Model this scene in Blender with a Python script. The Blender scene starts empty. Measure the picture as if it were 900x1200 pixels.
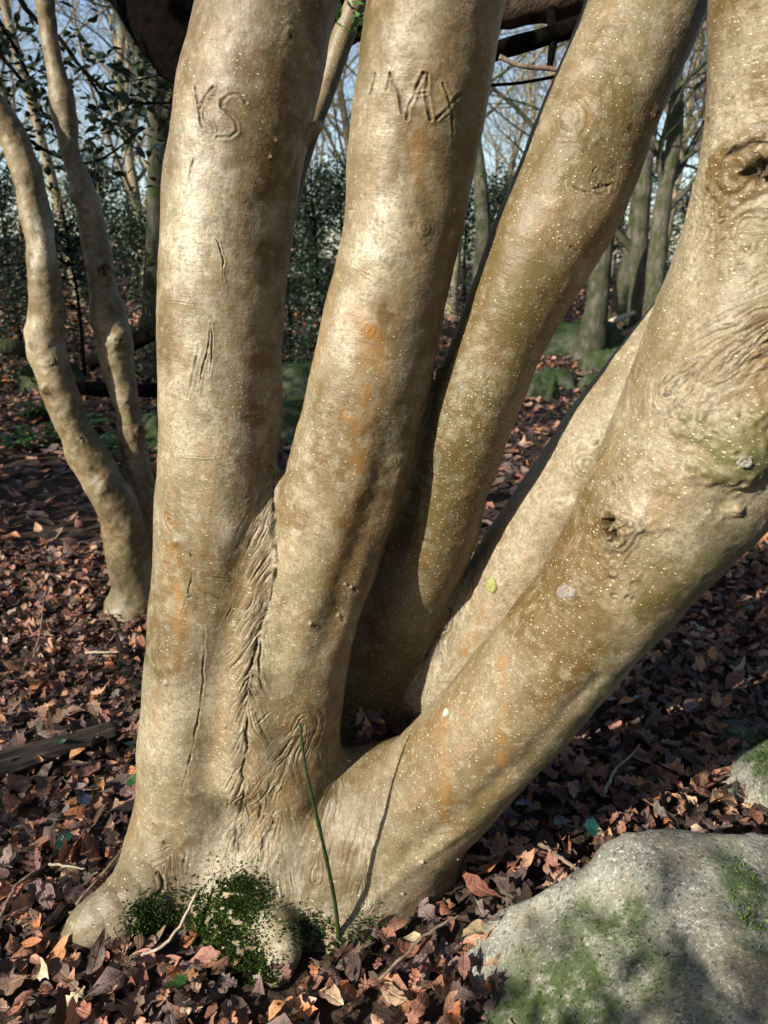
import bpy, math, random
import numpy as np
from mathutils import Vector
from mathutils.bvhtree import BVHTree

rng = np.random.default_rng(7)
random.seed(7)
scene = bpy.context.scene
col = scene.collection

# ------------------------------------------------------------------ camera
CAM_H, PITCH, FPX = 1.25, math.radians(18.0), 901.0
cp, sp = math.cos(PITCH), math.sin(PITCH)
cam_data = bpy.data.cameras.new('camera')
cam = bpy.data.objects.new('camera', cam_data)
col.objects.link(cam)
cam.location = (0, 0, CAM_H)
cam.rotation_euler = (math.pi / 2 - PITCH, 0, 0)
cam_data.sensor_fit = 'VERTICAL'
cam_data.sensor_height = 36.0
cam_data.lens = FPX / 1200 * 36.0
cam_data.clip_start = 0.05
cam_data.clip_end = 600
cam_data.dof.use_dof = True
cam_data.dof.focus_distance = 1.38
cam_data.dof.aperture_fstop = 6.0
scene.camera = cam

# ------------------------------------------------------------------ sky and sun
SUN_AZ, SUN_EL = math.radians(229), math.radians(28)
S = Vector((math.sin(SUN_AZ) * math.cos(SUN_EL), math.cos(SUN_AZ) * math.cos(SUN_EL), math.sin(SUN_EL)))
world = bpy.data.worlds.new('World')
scene.world = world
world.use_nodes = True
nt = world.node_tree
nt.nodes.clear()
sky = nt.nodes.new('ShaderNodeTexSky')
sky.sky_type = 'NISHITA'
sky.sun_disc = False
sky.sun_elevation = SUN_EL
sky.sun_rotation = SUN_AZ
sky.air_density = 1.0
sky.dust_density = 1.0
bg = nt.nodes.new('ShaderNodeBackground')
bg.inputs[1].default_value = 0.09
wo = nt.nodes.new('ShaderNodeOutputWorld')
nt.links.new(sky.outputs[0], bg.inputs[0])
nt.links.new(bg.outputs[0], wo.inputs[0])
sd = bpy.data.lights.new('sun', 'SUN')
sd.energy = 5.0
sd.angle = math.radians(0.6)
sd.color = (1.0, 0.92, 0.79)
sun = bpy.data.objects.new('sun', sd)
col.objects.link(sun)
sun.rotation_euler = (-S).to_track_quat('-Z', 'Y').to_euler()
sun.location = S * 30
vs = scene.view_settings
vs.view_transform = 'Standard'
vs.look = 'None'
vs.exposure = 1.15
vs.gamma = 1.0
vs.use_curve_mapping = False

# unseen trees added behind the viewpoint to shade the scene: (offset across the sunlight, distance along it, turn, size, label)
SHADE_BUSH = [(0.30, -1.4, .4, 1.0, 'unseen holly added close behind the viewpoint to shade the boulder'), (0.52, -2.7, 2.4, 1.4, 'tall unseen holly added behind the viewpoint for shade, second from the sunny side'), (0.80, -4.2, 4.0, 1.7, 'tallest unseen holly added behind the viewpoint for shade'), (1.5, -2.6, 1.0, 1.0, 'unseen holly added behind the viewpoint on the shady side'), (-1.76, -1.0, 1.4, .27, 'small unseen holly added beside the viewpoint to shade the litter by the rotten log')]
SHADE_TREE = [(1.6, -7.0, 2.0, 1.0, 'unseen bare tree added farther behind the viewpoint'), (-5.0, -9.0, 1.0, .9, 'unseen bare tree added far behind the viewpoint on the sunny side'), (-8.0, -8.0, 3.0, 1.0, 'unseen bare tree added well away to the sunny side of the viewpoint')]
SHADE_RING = [(3.4, 1.0, .5), (3.2, 3.2, 2.2), (2.6, -1.2, 3.1), (3.6, -.6, .2), (1.2, -3.2, 1.2), (-3.6, 2.6, 4.4), (3.9, 4.6, 5.0), (-4.2, 4.4, 1.0)]  # unseen hollies added all around to lower the sky fill

# ------------------------------------------------------------------ layout helpers
def P(x, y, Y):
    """point at distance Y (m) in front of the viewpoint on the ray that leaves it at angles (x, y)"""
    a, b = (x - 450) / FPX, (600 - y) / FPX
    d = np.array([a, cp + b * sp, -sp + b * cp])
    t = Y / d[1]
    return np.array([0, 0, CAM_H]) + d * t, t

def G(x, Y, z=0.0):
    """ground point at distance Y"""
    dep = Y * cp + (CAM_H - z) * sp
    return np.array([(x - 450) / FPX * dep, Y, z])

# ------------------------------------------------------------------ noise
def _hash(i, j, k):
    h = (i.astype(np.int64) * 374761393 + j.astype(np.int64) * 668265263 + k.astype(np.int64) * 2147483647 * 3) & 0xffffffff
    h = ((h ^ (h >> 13)) * 1274126177) & 0xffffffff
    h = ((h ^ (h >> 16)) * 2246822519) & 0xffffffff
    return ((h ^ (h >> 15)) & 0xffff).astype(np.float32) / 32767.5 - 1.0

def vnoise(p):
    p = np.asarray(p, np.float64)
    f = np.floor(p)
    w = (p - f).astype(np.float32)
    w = w * w * w * (w * (w * 6 - 15) + 10)
    i, j, k = f[:, 0].astype(np.int64), f[:, 1].astype(np.int64), f[:, 2].astype(np.int64)
    r = 0
    for a in (0, 1):
        wa = w[:, 0] if a else 1 - w[:, 0]
        for b in (0, 1):
            wb = w[:, 1] if b else 1 - w[:, 1]
            for c in (0, 1):
                wc = w[:, 2] if c else 1 - w[:, 2]
                r = r + _hash(i + a, j + b, k + c) * wa * wb * wc
    return r

def fbm(p, o=4, gain=0.5):
    r, a, q = 0, 1.0, np.asarray(p, np.float64)
    for n in range(o):
        r = r + a * vnoise(q * 2.03 ** n + 17.3 * n)
        a *= gain
    return r

# ------------------------------------------------------------------ mesh helpers
def make_mesh(name, V, F, smooth=True, attrs=None, normals=None):
    """F: (n,3) or (n,4) int array, or list of such arrays"""
    me = bpy.data.meshes.new(name)
    Fs = F if isinstance(F, list) else [F]
    Fs = [np.asarray(f, np.int32) for f in Fs if len(f)]
    V = np.asarray(V, np.float32)
    me.vertices.add(len(V))
    me.vertices.foreach_set('co', V.ravel())
    loops = np.concatenate([f.ravel() for f in Fs])
    sizes = np.concatenate([np.full(len(f), f.shape[1], np.int32) for f in Fs])
    starts = np.concatenate([[0], np.cumsum(sizes)[:-1]]).astype(np.int32)
    me.loops.add(len(loops))
    me.loops.foreach_set('vertex_index', loops)
    me.polygons.add(len(sizes))
    me.polygons.foreach_set('loop_start', starts)
    me.polygons.foreach_set('loop_total', sizes)
    me.polygons.foreach_set('use_smooth', np.full(len(sizes), smooth))
    me.update(calc_edges=True)
    if attrs:
        for k, a in attrs.items():
            a = np.asarray(a, np.float32)
            if a.ndim == 2 and a.shape[1] == 7:      # colour and leaf coordinates together
                at = me.attributes.new('leaf_uv', 'FLOAT_VECTOR', 'POINT')
                at.data.foreach_set('vector', np.ascontiguousarray(a[:, 4:]).ravel())
                a = np.ascontiguousarray(a[:, :4])
            if a.ndim == 1:
                at = me.attributes.new(k, 'FLOAT', 'POINT')
                at.data.foreach_set('value', a)
            elif a.shape[1] == 3:
                at = me.attributes.new(k, 'FLOAT_VECTOR', 'POINT')
                at.data.foreach_set('vector', a.ravel())
            else:
                at = me.attributes.new(k, 'FLOAT_COLOR', 'POINT')
                at.data.foreach_set('color', a.ravel())
    if normals is not None:
        me.normals_split_custom_set_from_vertices(np.asarray(normals, np.float32))
    return me

def obj(name, me, mat=None, parent=None):
    o = bpy.data.objects.new(name, me)
    col.objects.link(o)
    if mat and me is not None and not me.materials:
        me.materials.append(mat)
    if parent:
        o.parent = parent
    return o

def tag(o, label=None, cat=None, group=None, kind=None):
    if label: o['label'] = label
    if cat: o['category'] = cat
    if group: o['group'] = group
    if kind: o['kind'] = kind
    return o

def thing(name, loc, label, cat, group=None):
    o = bpy.data.objects.new(name, None)
    o.empty_display_size = 0.1
    o.location = [float(v) for v in loc]
    col.objects.link(o)
    return tag(o, label, cat, group)

def copy_thing(o, loc, rz=0.0, sc=1.0, label=None, group=None):
    c = o.copy(); col.objects.link(c)
    c.location = [float(v) for v in loc]; c.rotation_euler = (0, 0, rz); c.scale = (sc, sc, sc)
    if label: c['label'] = label
    if group: c['group'] = group
    for ch in list(o.children):
        k = ch.copy(); col.objects.link(k); k.parent = c
        for g in list(ch.children):
            q = g.copy(); col.objects.link(q); q.parent = k
    return c

def vnormals(V, T):
    fn = np.cross(V[T[:, 1]] - V[T[:, 0]], V[T[:, 2]] - V[T[:, 0]])
    n = np.zeros_like(V)
    for k in range(3):
        for a in range(3):
            n[:, a] += np.bincount(T[:, k], fn[:, a], len(V))
    return n / (np.linalg.norm(n, axis=1, keepdims=True) + 1e-12)

def catmull(pts, n):
    pts = np.asarray(pts, float)
    q = np.vstack([2 * pts[0] - pts[1], pts, 2 * pts[-1] - pts[-2]])
    out = []
    m = len(pts) - 1
    for t in np.linspace(0, m - 1e-9, n):
        i = int(t); u = t - i
        p0, p1, p2, p3 = q[i], q[i + 1], q[i + 2], q[i + 3]
        out.append(0.5 * (2 * p1 + (p2 - p0) * u + (2 * p0 - 5 * p1 + 4 * p2 - p3) * u * u + (3 * p1 - p0 - 3 * p2 + p3) * u ** 3))
    return np.array(out)

def frames(C):
    """rotation-minimising frames along a polyline"""
    T = np.gradient(C, axis=0)
    T /= np.linalg.norm(T, axis=1, keepdims=True) + 1e-12
    N = np.zeros_like(C)
    a = np.array([0., 1., 0.])
    if abs(T[0] @ a) > 0.9: a = np.array([1., 0., 0.])
    n = a - T[0] * (a @ T[0])
    for i in range(len(C)):
        n = n - T[i] * (n @ T[i])
        n /= np.linalg.norm(n) + 1e-12
        N[i] = n
    return T, N, np.cross(T, N)

class MB:
    """collects tubes and other pieces of one mesh"""
    def __init__(s):
        s.V, s.Q, s.n = [], [], 0
        s.A = []
    def tube(s, C, R, sides=6, cap=True, bump=0.0, seed=0, a=0.0):
        C = np.asarray(C, float); R = np.asarray(R, float) * np.ones(len(C))
        T, N, B = frames(C)
        th = np.arange(sides) * 2 * math.pi / sides
        ring = N[:, None, :] * np.cos(th)[None, :, None] + B[:, None, :] * np.sin(th)[None, :, None]
        rr = R[:, None] * np.ones(sides)[None]
        if bump:
            q = (C[:, None, :] + ring * R[:, None, None]).reshape(-1, 3)
            rr = rr * (1 + bump * fbm(q * 9 + seed * 3.1, 3).reshape(rr.shape))
        v = (C[:, None, :] + ring * rr[:, :, None]).reshape(-1, 3)
        n = len(C)
        i = np.arange(n - 1)[:, None] * sides; j = np.arange(sides)[None]; jn = (j + 1) % sides
        q = np.stack([i + j, i + jn, i + sides + jn, i + sides + j], -1).reshape(-1, 4) + s.n
        s.V.append(v); s.Q.append(q)
        s.n += len(v)
        ll = np.concatenate([[0], np.cumsum(np.linalg.norm(np.diff(C, axis=0), axis=1))])
        s.A.append(np.stack(np.broadcast_arrays((th - math.pi)[None] * R.mean() + seed * 3.3, ll[:, None] + seed * 1.7, 0.0), -1).reshape(-1, 3))
        if cap:
            for e, idx in ((0, 0), (n - 1, (n - 1) * sides)):
                c = C[e]
                s.V.append(c[None]); s.A.append(np.zeros((1, 3)))
                ci = s.n; s.n += 1
                jj = np.arange(0, sides)
                p = idx + ci - n * sides - (0 if e == 0 else 1)
                a0 = p + jj; a1 = p + (jj + 1) % sides
                cc = np.full(sides, ci)
                q = np.stack([a1, a0, cc, cc], -1) if e == 0 else np.stack([a0, a1, cc, cc], -1)
                s.Q.append(q)
    def mesh(s, name, smooth=True, attrs=None):
        V = np.vstack(s.V); Q = np.vstack(s.Q)
        if attrs == 'uv': attrs = {'bark_uv': np.vstack(s.A), 'lent': np.full(len(V), 0.4), 'lichen': np.full(len(V), 0.3), 'brown': np.full(len(V), 0.3)}
        tri = Q[:, 2] == Q[:, 3]
        return make_mesh(name, V, [Q[~tri], Q[tri][:, :3]], smooth, attrs)

# ------------------------------------------------------------------ materials
class NT:
    def __init__(s, name):
        s.m = bpy.data.materials.new(name)
        s.m.use_nodes = True
        s.t = s.m.node_tree
        s.b = s.t.nodes['Principled BSDF']
    def n(s, typ, **kw):
        nd = s.t.nodes.new(typ)
        for k, v in kw.items():
            if k.startswith('i_'):
                nm = k[2:]
                nd.inputs[int(nm) if nm.isdigit() else nm].default_value = v
            else:
                setattr(nd, k, v)
        return nd
    def l(s, a, b):
        s.t.links.new(a, b)
    def attr(s, name, out='Fac'):
        return s.n('ShaderNodeAttribute', attribute_name=name).outputs[out]
    def math(s, op, a, b=None, c=None, clamp=False):
        nd = s.n('ShaderNodeMath', operation=op, use_clamp=clamp)
        for i, v in enumerate((a, b, c)):
            if v is None: continue
            if isinstance(v, (int, float)): nd.inputs[i].default_value = v
            else: s.l(v, nd.inputs[i])
        return nd.outputs[0]
    def mix(s, fac, a, b, mode='MIX'):
        nd = s.n('ShaderNodeMix', data_type='RGBA', blend_type=mode)
        for sock, v in ((nd.inputs[0], fac), (nd.inputs[6], a), (nd.inputs[7], b)):
            if isinstance(v, (int, float)): sock.default_value = v
            elif isinstance(v, tuple): sock.default_value = (*v, 1.0)
            else: s.l(v, sock)
        return nd.outputs[2]
    def ramp(s, fac, stops):
        nd = s.n('ShaderNodeValToRGB')
        e = nd.color_ramp.elements
        while len(e) < len(stops): e.new(0.5)
        for i, (p, c) in enumerate(stops):
            e[i].position = p
            e[i].color = (*c, 1.0) if isinstance(c, tuple) else (c, c, c, 1.0)
        s.l(fac, nd.inputs[0])
        return nd.outputs[0]
    def noise(s, vec, scale, detail=4.0, rough=0.55, out=0):
        nd = s.n('ShaderNodeTexNoise')
        nd.inputs['Scale'].default_value = scale
        nd.inputs['Detail'].default_value = detail
        nd.inputs['Roughness'].default_value = rough
        if vec is not None: s.l(vec, nd.inputs['Vector'])
        return nd.outputs[out]
    def vmul(s, vec, k):
        nd = s.n('ShaderNodeVectorMath', operation='MULTIPLY')
        s.l(vec, nd.inputs[0]); nd.inputs[1].default_value = k
        return nd.outputs[0]
    def vadd(s, vec, b):
        nd = s.n('ShaderNodeVectorMath', operation='ADD')
        s.l(vec, nd.inputs[0]); s.l(b, nd.inputs[1])
        return nd.outputs[0]
    def bump(s, h, strength, dist, prev=None):
        nd = s.n('ShaderNodeBump')
        nd.inputs['Strength'].default_value = strength
        nd.inputs['Distance'].default_value = dist
        s.l(h, nd.inputs['Height'])
        if prev is not None: s.l(prev, nd.inputs['Normal'])
        return nd.outputs[0]

def mat_bark():
    s = NT('holly_bark')
    uv = s.attr('bark_uv', 'Vector')
    ob = s.n('ShaderNodeTexCoord').outputs['Object']
    big = s.noise(ob, 6.0, 5)
    c = s.ramp(big, [(0.34, (0.104, 0.081, 0.043)), (0.5, (0.186, 0.154, 0.093)), (0.66, (0.285, 0.248, 0.172))])
    # long brown streaks running with the stem
    st = s.noise(s.vmul(uv, (22, 3.0, 1)), 1.0, 3, 0.6)
    c = s.mix(s.ramp(st, [(0.50, 0.0), (0.70, 0.75)]), c, (0.22, 0.135, 0.055))
    c = s.mix(s.math('MULTIPLY', s.attr('pale'), 0.85, clamp=True), c, (0.40, 0.36, 0.28))
    # mottled fine grain
    gr = s.noise(ob, 160.0, 3, 0.7)
    c = s.mix(s.ramp(gr, [(0.34, 0.75), (0.54, 0.0)]), c, (0.11, 0.085, 0.05))
    md = s.noise(ob, 60.0, 4, 0.7)
    c = s.mix(s.ramp(md, [(0.34, 0.45), (0.50, 0.0)]), c, (0.13, 0.095, 0.05))
    c = s.mix(s.ramp(md, [(0.55, 0.0), (0.70, 0.5)]), c, (0.42, 0.38, 0.29))
    # brown stain deepened for side shade; rust, algae (patches of the bark itself)
    pat = s.noise(ob, 45.0, 4, 0.65)
    patm = s.ramp(pat, [(0.38, 0.12), (0.58, 1.0)])
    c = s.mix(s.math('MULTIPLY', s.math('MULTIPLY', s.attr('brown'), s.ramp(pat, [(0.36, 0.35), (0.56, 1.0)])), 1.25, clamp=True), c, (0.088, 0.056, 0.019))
    c = s.mix(s.math('MULTIPLY', s.math('MULTIPLY', s.attr('stain'), patm), 0.95, clamp=True), c, (0.21, 0.105, 0.024))
    alg = s.math('MULTIPLY', s.attr('algae'), s.ramp(pat, [(0.35, 0.25), (0.6, 1.0)]))
    c = s.mix(s.math('MULTIPLY', alg, 0.85, clamp=True), c, (0.085, 0.082, 0.030))
    # crustose lichen: grey-green spots with a pale rim
    wob = s.n('ShaderNodeVectorMath', operation='SCALE'); s.l(s.noise(ob, 90.0, 3, out=1), wob.inputs[0]); wob.inputs[3].default_value = 0.010
    uvw = s.vadd(uv, wob.outputs[0])
    lv = s.n('ShaderNodeTexVoronoi', voronoi_dimensions='2D'); lv.inputs['Scale'].default_value = 58
    s.l(uvw, lv.inputs['Vector'])
    present = s.n('ShaderNodeSeparateColor'); s.l(lv.outputs['Color'], present.inputs[0])
    size = s.math('MULTIPLY', s.math('SUBTRACT', present.outputs[0], s.math('SUBTRACT', 0.90, s.math('MULTIPLY', s.attr('lichen'), 0.45))), 0.95)
    dd = s.math('SUBTRACT', size, lv.outputs['Distance'])
    inside = s.ramp(dd, [(0.0, 0.0), (0.05, 1.0)])
    rim = s.math('SUBTRACT', s.ramp(s.math('ADD', dd, 0.07), [(0.0, 0.0), (0.04, 1.0)]), inside)
    c = s.mix(s.math('MULTIPLY', inside, 0.42), c, (0.13, 0.135, 0.09))
    c = s.mix(s.math('MULTIPLY', rim, 0.16, clamp=True), c, (0.48, 0.45, 0.36))
    # lenticels: pale raised dots, drawn out across the stem
    lw = uv
    dots = None
    for sc, th, lo in ((66, 0.120, 0.58), (118, 0.125, 0.72)):
        v = s.n('ShaderNodeTexVoronoi', voronoi_dimensions='2D'); v.inputs['Scale'].default_value = sc
        s.l(s.vmul(lw, (1.0, 1.75, 1)), v.inputs['Vector'])
        cs = s.n('ShaderNodeSeparateColor'); s.l(v.outputs['Color'], cs.inputs[0])
        rad = s.math('MULTIPLY', s.math('ADD', s.math('MULTIPLY', cs.outputs[1], 0.8), 0.45), th)
        on = s.math('GREATER_THAN', s.math('ADD', cs.outputs[0], s.math('MULTIPLY', s.math('SUBTRACT', s.attr('lent'), 0.5), 0.8)), lo)
        d = s.math('MULTIPLY', s.ramp(s.math('SUBTRACT', rad, v.outputs['Distance']), [(0.0, 0.0), (0.05, 1.0)]), on)
        dots = d if dots is None else s.math('MAXIMUM', dots, d)
    c = s.mix(s.math('MULTIPLY', dots, 0.80), c, (0.56, 0.50, 0.35))
    fresh = s.attr('fresh')
    c = s.mix(s.math('MULTIPLY', fresh, 1.0, clamp=True), c, (0.60, 0.57, 0.28))
    c = s.mix(s.math('MULTIPLY', s.attr('dark'), 0.92, clamp=True), c, (0.035, 0.026, 0.018))
    s.l(c, s.b.inputs['Base Color'])
    s.b.inputs['Roughness'].default_value = 0.50
    s.b.inputs['Specular IOR Level'].default_value = 0.35
    # relief
    wr = s.noise(s.vmul(uv, (30, 190, 1)), 1.0, 2, 0.6)
    hh = s.math('ADD', s.math('ADD', s.math('MULTIPLY', wr, 0.35), s.math('MULTIPLY', md, 0.5)), s.math('ADD', s.math('MULTIPLY', gr, 0.45), s.math('MULTIPLY', dots, 0.45)))
    s.l(s.bump(hh, 0.75, 0.0032), s.b.inputs['Normal'])
    return s.m

M = {}
M['bark'] = mat_bark()

def mat_simple(name, stops, scale=20.0, stretch=(1, 1, 1), rough=0.8, bump=0.4, bd=0.01, moss=0.0, mosscol=(0.045, 0.075, 0.012), coord='Object', mscale=3.0, spec=0.25):
    s = NT(name)
    ob = s.n('ShaderNodeTexCoord').outputs[coord]
    n1 = s.noise(s.vmul(ob, stretch), scale, 6, 0.62)
    c = s.ramp(n1, stops)
    n2 = s.noise(ob, mscale, 5, 0.6)
    if moss > 0:
        geo = s.n('ShaderNodeNewGeometry')
        sx = s.n('ShaderNodeSeparateXYZ'); s.l(geo.outputs['Normal'], sx.inputs[0])
        f = s.math('ADD', n2, s.math('MULTIPLY', sx.outputs[2], 0.12))
        f = s.ramp(f, [(0.56 - 0.3 * moss, 0.0), (0.82 - 0.3 * moss, 1.0)])
        c2 = s.mix(s.noise(ob, 60.0, 4), tuple(v * 0.45 for v in mosscol), tuple(v * 1.6 for v in mosscol))
        c = s.mix(f, c, c2)
    s.l(c, s.b.inputs['Base Color'])
    s.b.inputs['Roughness'].default_value = rough
    s.b.inputs['Specular IOR Level'].default_value = spec
    s.l(s.bump(n1, bump, bd), s.b.inputs['Normal'])
    return s.m

M['soil'] = mat_simple('woodland_soil', [(0.3, (0.012, 0.009, 0.007)), (0.6, (0.045, 0.028, 0.018)), (0.8, (0.10, 0.05, 0.028))], 26, rough=0.95, bump=0.9, bd=0.03)
M['dark_bark'] = mat_simple('shade_black_bark', [(0.3, (0.0016, 0.0014, 0.0013)), (0.7, (0.0055, 0.0045, 0.0036))], 30, (1, 1, 1), 1.0, 0.8, 0.02, spec=0.03)  # the bough's deep shade is put into this near-black colour
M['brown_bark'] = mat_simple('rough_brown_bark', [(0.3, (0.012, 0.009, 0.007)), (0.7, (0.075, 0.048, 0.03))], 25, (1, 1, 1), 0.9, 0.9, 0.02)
M['tree_bark'] = mat_simple('pale_grey_bark', [(0.3, (0.10, 0.08, 0.055)), (0.7, (0.27, 0.22, 0.155))], 14, (1, 1, 0.25), 0.85, 0.6, 0.02, moss=0.35, mosscol=(0.10, 0.11, 0.03))
M['moss_bark'] = mat_simple('mossy_bark', [(0.3, (0.03, 0.027, 0.022)), (0.7, (0.13, 0.115, 0.09))], 14, (1, 1, 0.25), 0.9, 1.0, 0.04, moss=0.60, mosscol=(0.026, 0.036, 0.009), mscale=5.0)
M['twig'] = mat_simple('dead_twig', [(0.3, (0.07, 0.05, 0.035)), (0.7, (0.24, 0.18, 0.13))], 60, rough=0.8)
M['pale_twig'] = mat_simple('pale_dead_twig', [(0.3, (0.22, 0.18, 0.13)), (0.7, (0.45, 0.38, 0.29))], 60, rough=0.8)
M['green_twig'] = mat_simple('green_holly_twig', [(0.3, (0.010, 0.022, 0.006)), (0.7, (0.035, 0.055, 0.015))], 80, rough=0.5)
M['rotten'] = mat_simple('rotten_log_wood', [(0.34, (0.016, 0.012, 0.010)), (0.52, (0.060, 0.046, 0.036)), (0.70, (0.22, 0.18, 0.14))], 5, (1.0, 14, 14), 0.85, 1.0, 0.05)

def mat_leaf(name, rough, spec, trans, vein=True):
    s = NT(name)
    c = s.attr('leaf_col', 'Color')
    ob = s.n('ShaderNodeTexCoord').outputs['Object']
    n = s.noise(s.attr('leaf_uv', 'Vector') if vein else ob, 9.0 if vein else 70.0, 3, 0.65)
    h = n
    if vein:
        sx = s.n('ShaderNodeSeparateXYZ'); s.l(s.attr('leaf_uv', 'Vector'), sx.inputs[0])
        ay = s.math('ABSOLUTE', sx.outputs[1])
        mid = s.ramp(ay, [(0.0, 1.0), (0.035, 0.0)])
        fr = s.math('ABSOLUTE', s.math('SUBTRACT', s.math('FRACT', s.math('SUBTRACT', s.math('MULTIPLY', sx.outputs[0], 8.0), s.math('MULTIPLY', ay, 7.0))), 0.5))
        sv = s.math('MULTIPLY', s.ramp(fr, [(0.0, 1.0), (0.10, 0.0)]), 0.55)
        vn = s.math('MAXIMUM', mid, sv)
        c = s.mix(s.ramp(n, [(0.32, 0.75), (0.54, 0.0)]), c, s.mix(1.0, c, (0.36, 0.32, 0.32), 'MULTIPLY'))
        c = s.mix(s.math('MULTIPLY', vn, 0.40), c, s.mix(1.0, c, (1.9, 1.8, 1.7), 'MULTIPLY'))
        h = s.math('SUBTRACT', n, s.math('MULTIPLY', vn, 0.6))
    else:
        c = s.mix(0.75, c, s.ramp(n, [(0.3, 0.35), (0.7, 0.75)]), 'SOFT_LIGHT')
    s.l(c, s.b.inputs['Base Color'])
    s.b.inputs['Roughness'].default_value = rough
    s.b.inputs['Specular IOR Level'].default_value = spec
    tr = s.n('ShaderNodeBsdfTranslucent'); s.l(c, tr.inputs[0])
    mx = s.n('ShaderNodeMixShader'); mx.inputs[0].default_value = trans
    out = s.t.nodes['Material Output']
    s.l(s.b.outputs[0], mx.inputs[1]); s.l(tr.outputs[0], mx.inputs[2]); s.l(mx.outputs[0], out.inputs[0])
    s.l(s.bump(h, 0.5, 0.004), s.b.inputs['Normal'])
    return s.m
M['dead_leaf'] = mat_leaf('dead_leaf', 0.58, 0.35, 0.12)
M['green_leaf'] = mat_leaf('holly_leaf', 0.28, 0.6, 0.10)
M['moss'] = mat_leaf('moss_tuft', 0.8, 0.1, 0.2, False)

def mat_rock():
    s = NT('granite_boulder')
    ob = s.n('ShaderNodeTexCoord').outputs['Object']
    n1 = s.noise(ob, 7.0, 6, 0.65)
    c = s.ramp(n1, [(0.3, (0.085, 0.088, 0.072)), (0.5, (0.18, 0.18, 0.148)), (0.68, (0.31, 0.305, 0.25))])
    sp_ = s.noise(ob, 150.0, 3, 0.8)
    c = s.mix(s.ramp(sp_, [(0.54, 0.0), (0.63, 0.8)]), c, (0.46, 0.45, 0.40))
    c = s.mix(s.ramp(s.noise(ob, 110.0, 3, 0.8), [(0.36, 0.85), (0.47, 0.0)]), c, (0.035, 0.035, 0.028))
    c = s.mix(s.ramp(s.noise(ob, 10.0, 5), [(0.5, 0.0), (0.75, 0.6)]), c, (0.17, 0.12, 0.05))
    m = s.attr('moss')
    pat = s.ramp(s.noise(ob, 34.0, 6, 0.72), [(0.32, 0.0), (0.52, 0.95)])
    mc = s.mix(s.noise(ob, 80.0, 4, 0.7), (0.014, 0.028, 0.007), (0.058, 0.085, 0.020))
    c = s.mix(s.math('MULTIPLY', m, pat, clamp=True), c, mc)
    c = s.mix(s.math('MULTIPLY', s.attr('dark'), 0.8, clamp=True), c, (0.03, 0.032, 0.022))
    s.l(c, s.b.inputs['Base Color'])
    s.b.inputs['Roughness'].default_value = 0.85
    s.b.inputs['Specular IOR Level'].default_value = 0.3
    b = s.bump(s.noise(ob, 60.0, 6, 0.75), 0.6, 0.012)
    b = s.bump(sp_, 0.35, 0.004, b)
    s.l(b, s.b.inputs['Normal'])
    return s.m
M['rock'] = mat_rock()
M['moss_rock'] = mat_simple('mossed_rock', [(0.3, (0.03, 0.03, 0.025)), (0.7, (0.12, 0.115, 0.095))], 10, rough=0.95, bump=0.9, bd=0.03, moss=0.7, mosscol=(0.020, 0.038, 0.008))

# ------------------------------------------------------------------ blended stems: signed distance, surface nets, refinement
class Stem:
    def __init__(s, ctl, part, n=26, world=False, k=0.03, uv=True):
        """ctl: (x, y, Y, r_px) on sight lines, or world xyz r"""
        if not world:
            rows = []
            for x, y, Y, r in ctl:
                p, dep = P(x, y, Y)
                rows.append([*p, r * dep / FPX])
            ctl = rows
        a = catmull(ctl, n)
        s.C, s.R = a[:, :3], np.maximum(a[:, 3], 0.004)
        s.part, s.k, s.uv = part, k, uv
        s.T, s.N, s.B = frames(s.C)
        s.len = np.concatenate([[0], np.cumsum(np.linalg.norm(np.diff(s.C, axis=0), axis=1))])
    def dist(s, p, full=False):
        pad = s.R.max() + 0.12
        lo, hi = s.C.min(0) - pad, s.C.max(0) + pad
        m = np.all((p >= lo) & (p <= hi), axis=1)
        D = np.full(len(p), 0.25, np.float32)
        q = p[m].astype(np.float32)
        best = np.full(len(q), 9.0, np.float32)
        bi = np.zeros(len(q), np.int32); bt = np.zeros(len(q), np.float32)
        for i in range(len(s.C) - 1):
            a = s.C[i].astype(np.float32); ab = (s.C[i + 1] - s.C[i]).astype(np.float32)
            pa = q - a
            t = np.clip(pa @ ab / (ab @ ab), 0, 1)
            pa -= t[:, None] * ab
            d = np.sqrt(np.einsum('ij,ij->i', pa, pa)) - (s.R[i] + (s.R[i + 1] - s.R[i]) * t).astype(np.float32)
            u = d < best
            best[u] = d[u]
            if full: bi[u] = i; bt[u] = t[u]
        D[m] = best
        if not full: return D
        BI = np.zeros(len(p), np.int32); BT = np.zeros(len(p), np.float32)
        BI[m], BT[m] = bi, bt
        return D, BI, BT

def smin(a, b, k):
    h = np.maximum(k - np.abs(a - b), 0) / k
    return np.minimum(a, b) - h * h * k * 0.25

def field(p, stems):
    d = None
    for s in stems:
        e = s.dist(p)
        d = e if d is None else smin(d, e, s.k)
    return d

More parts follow.
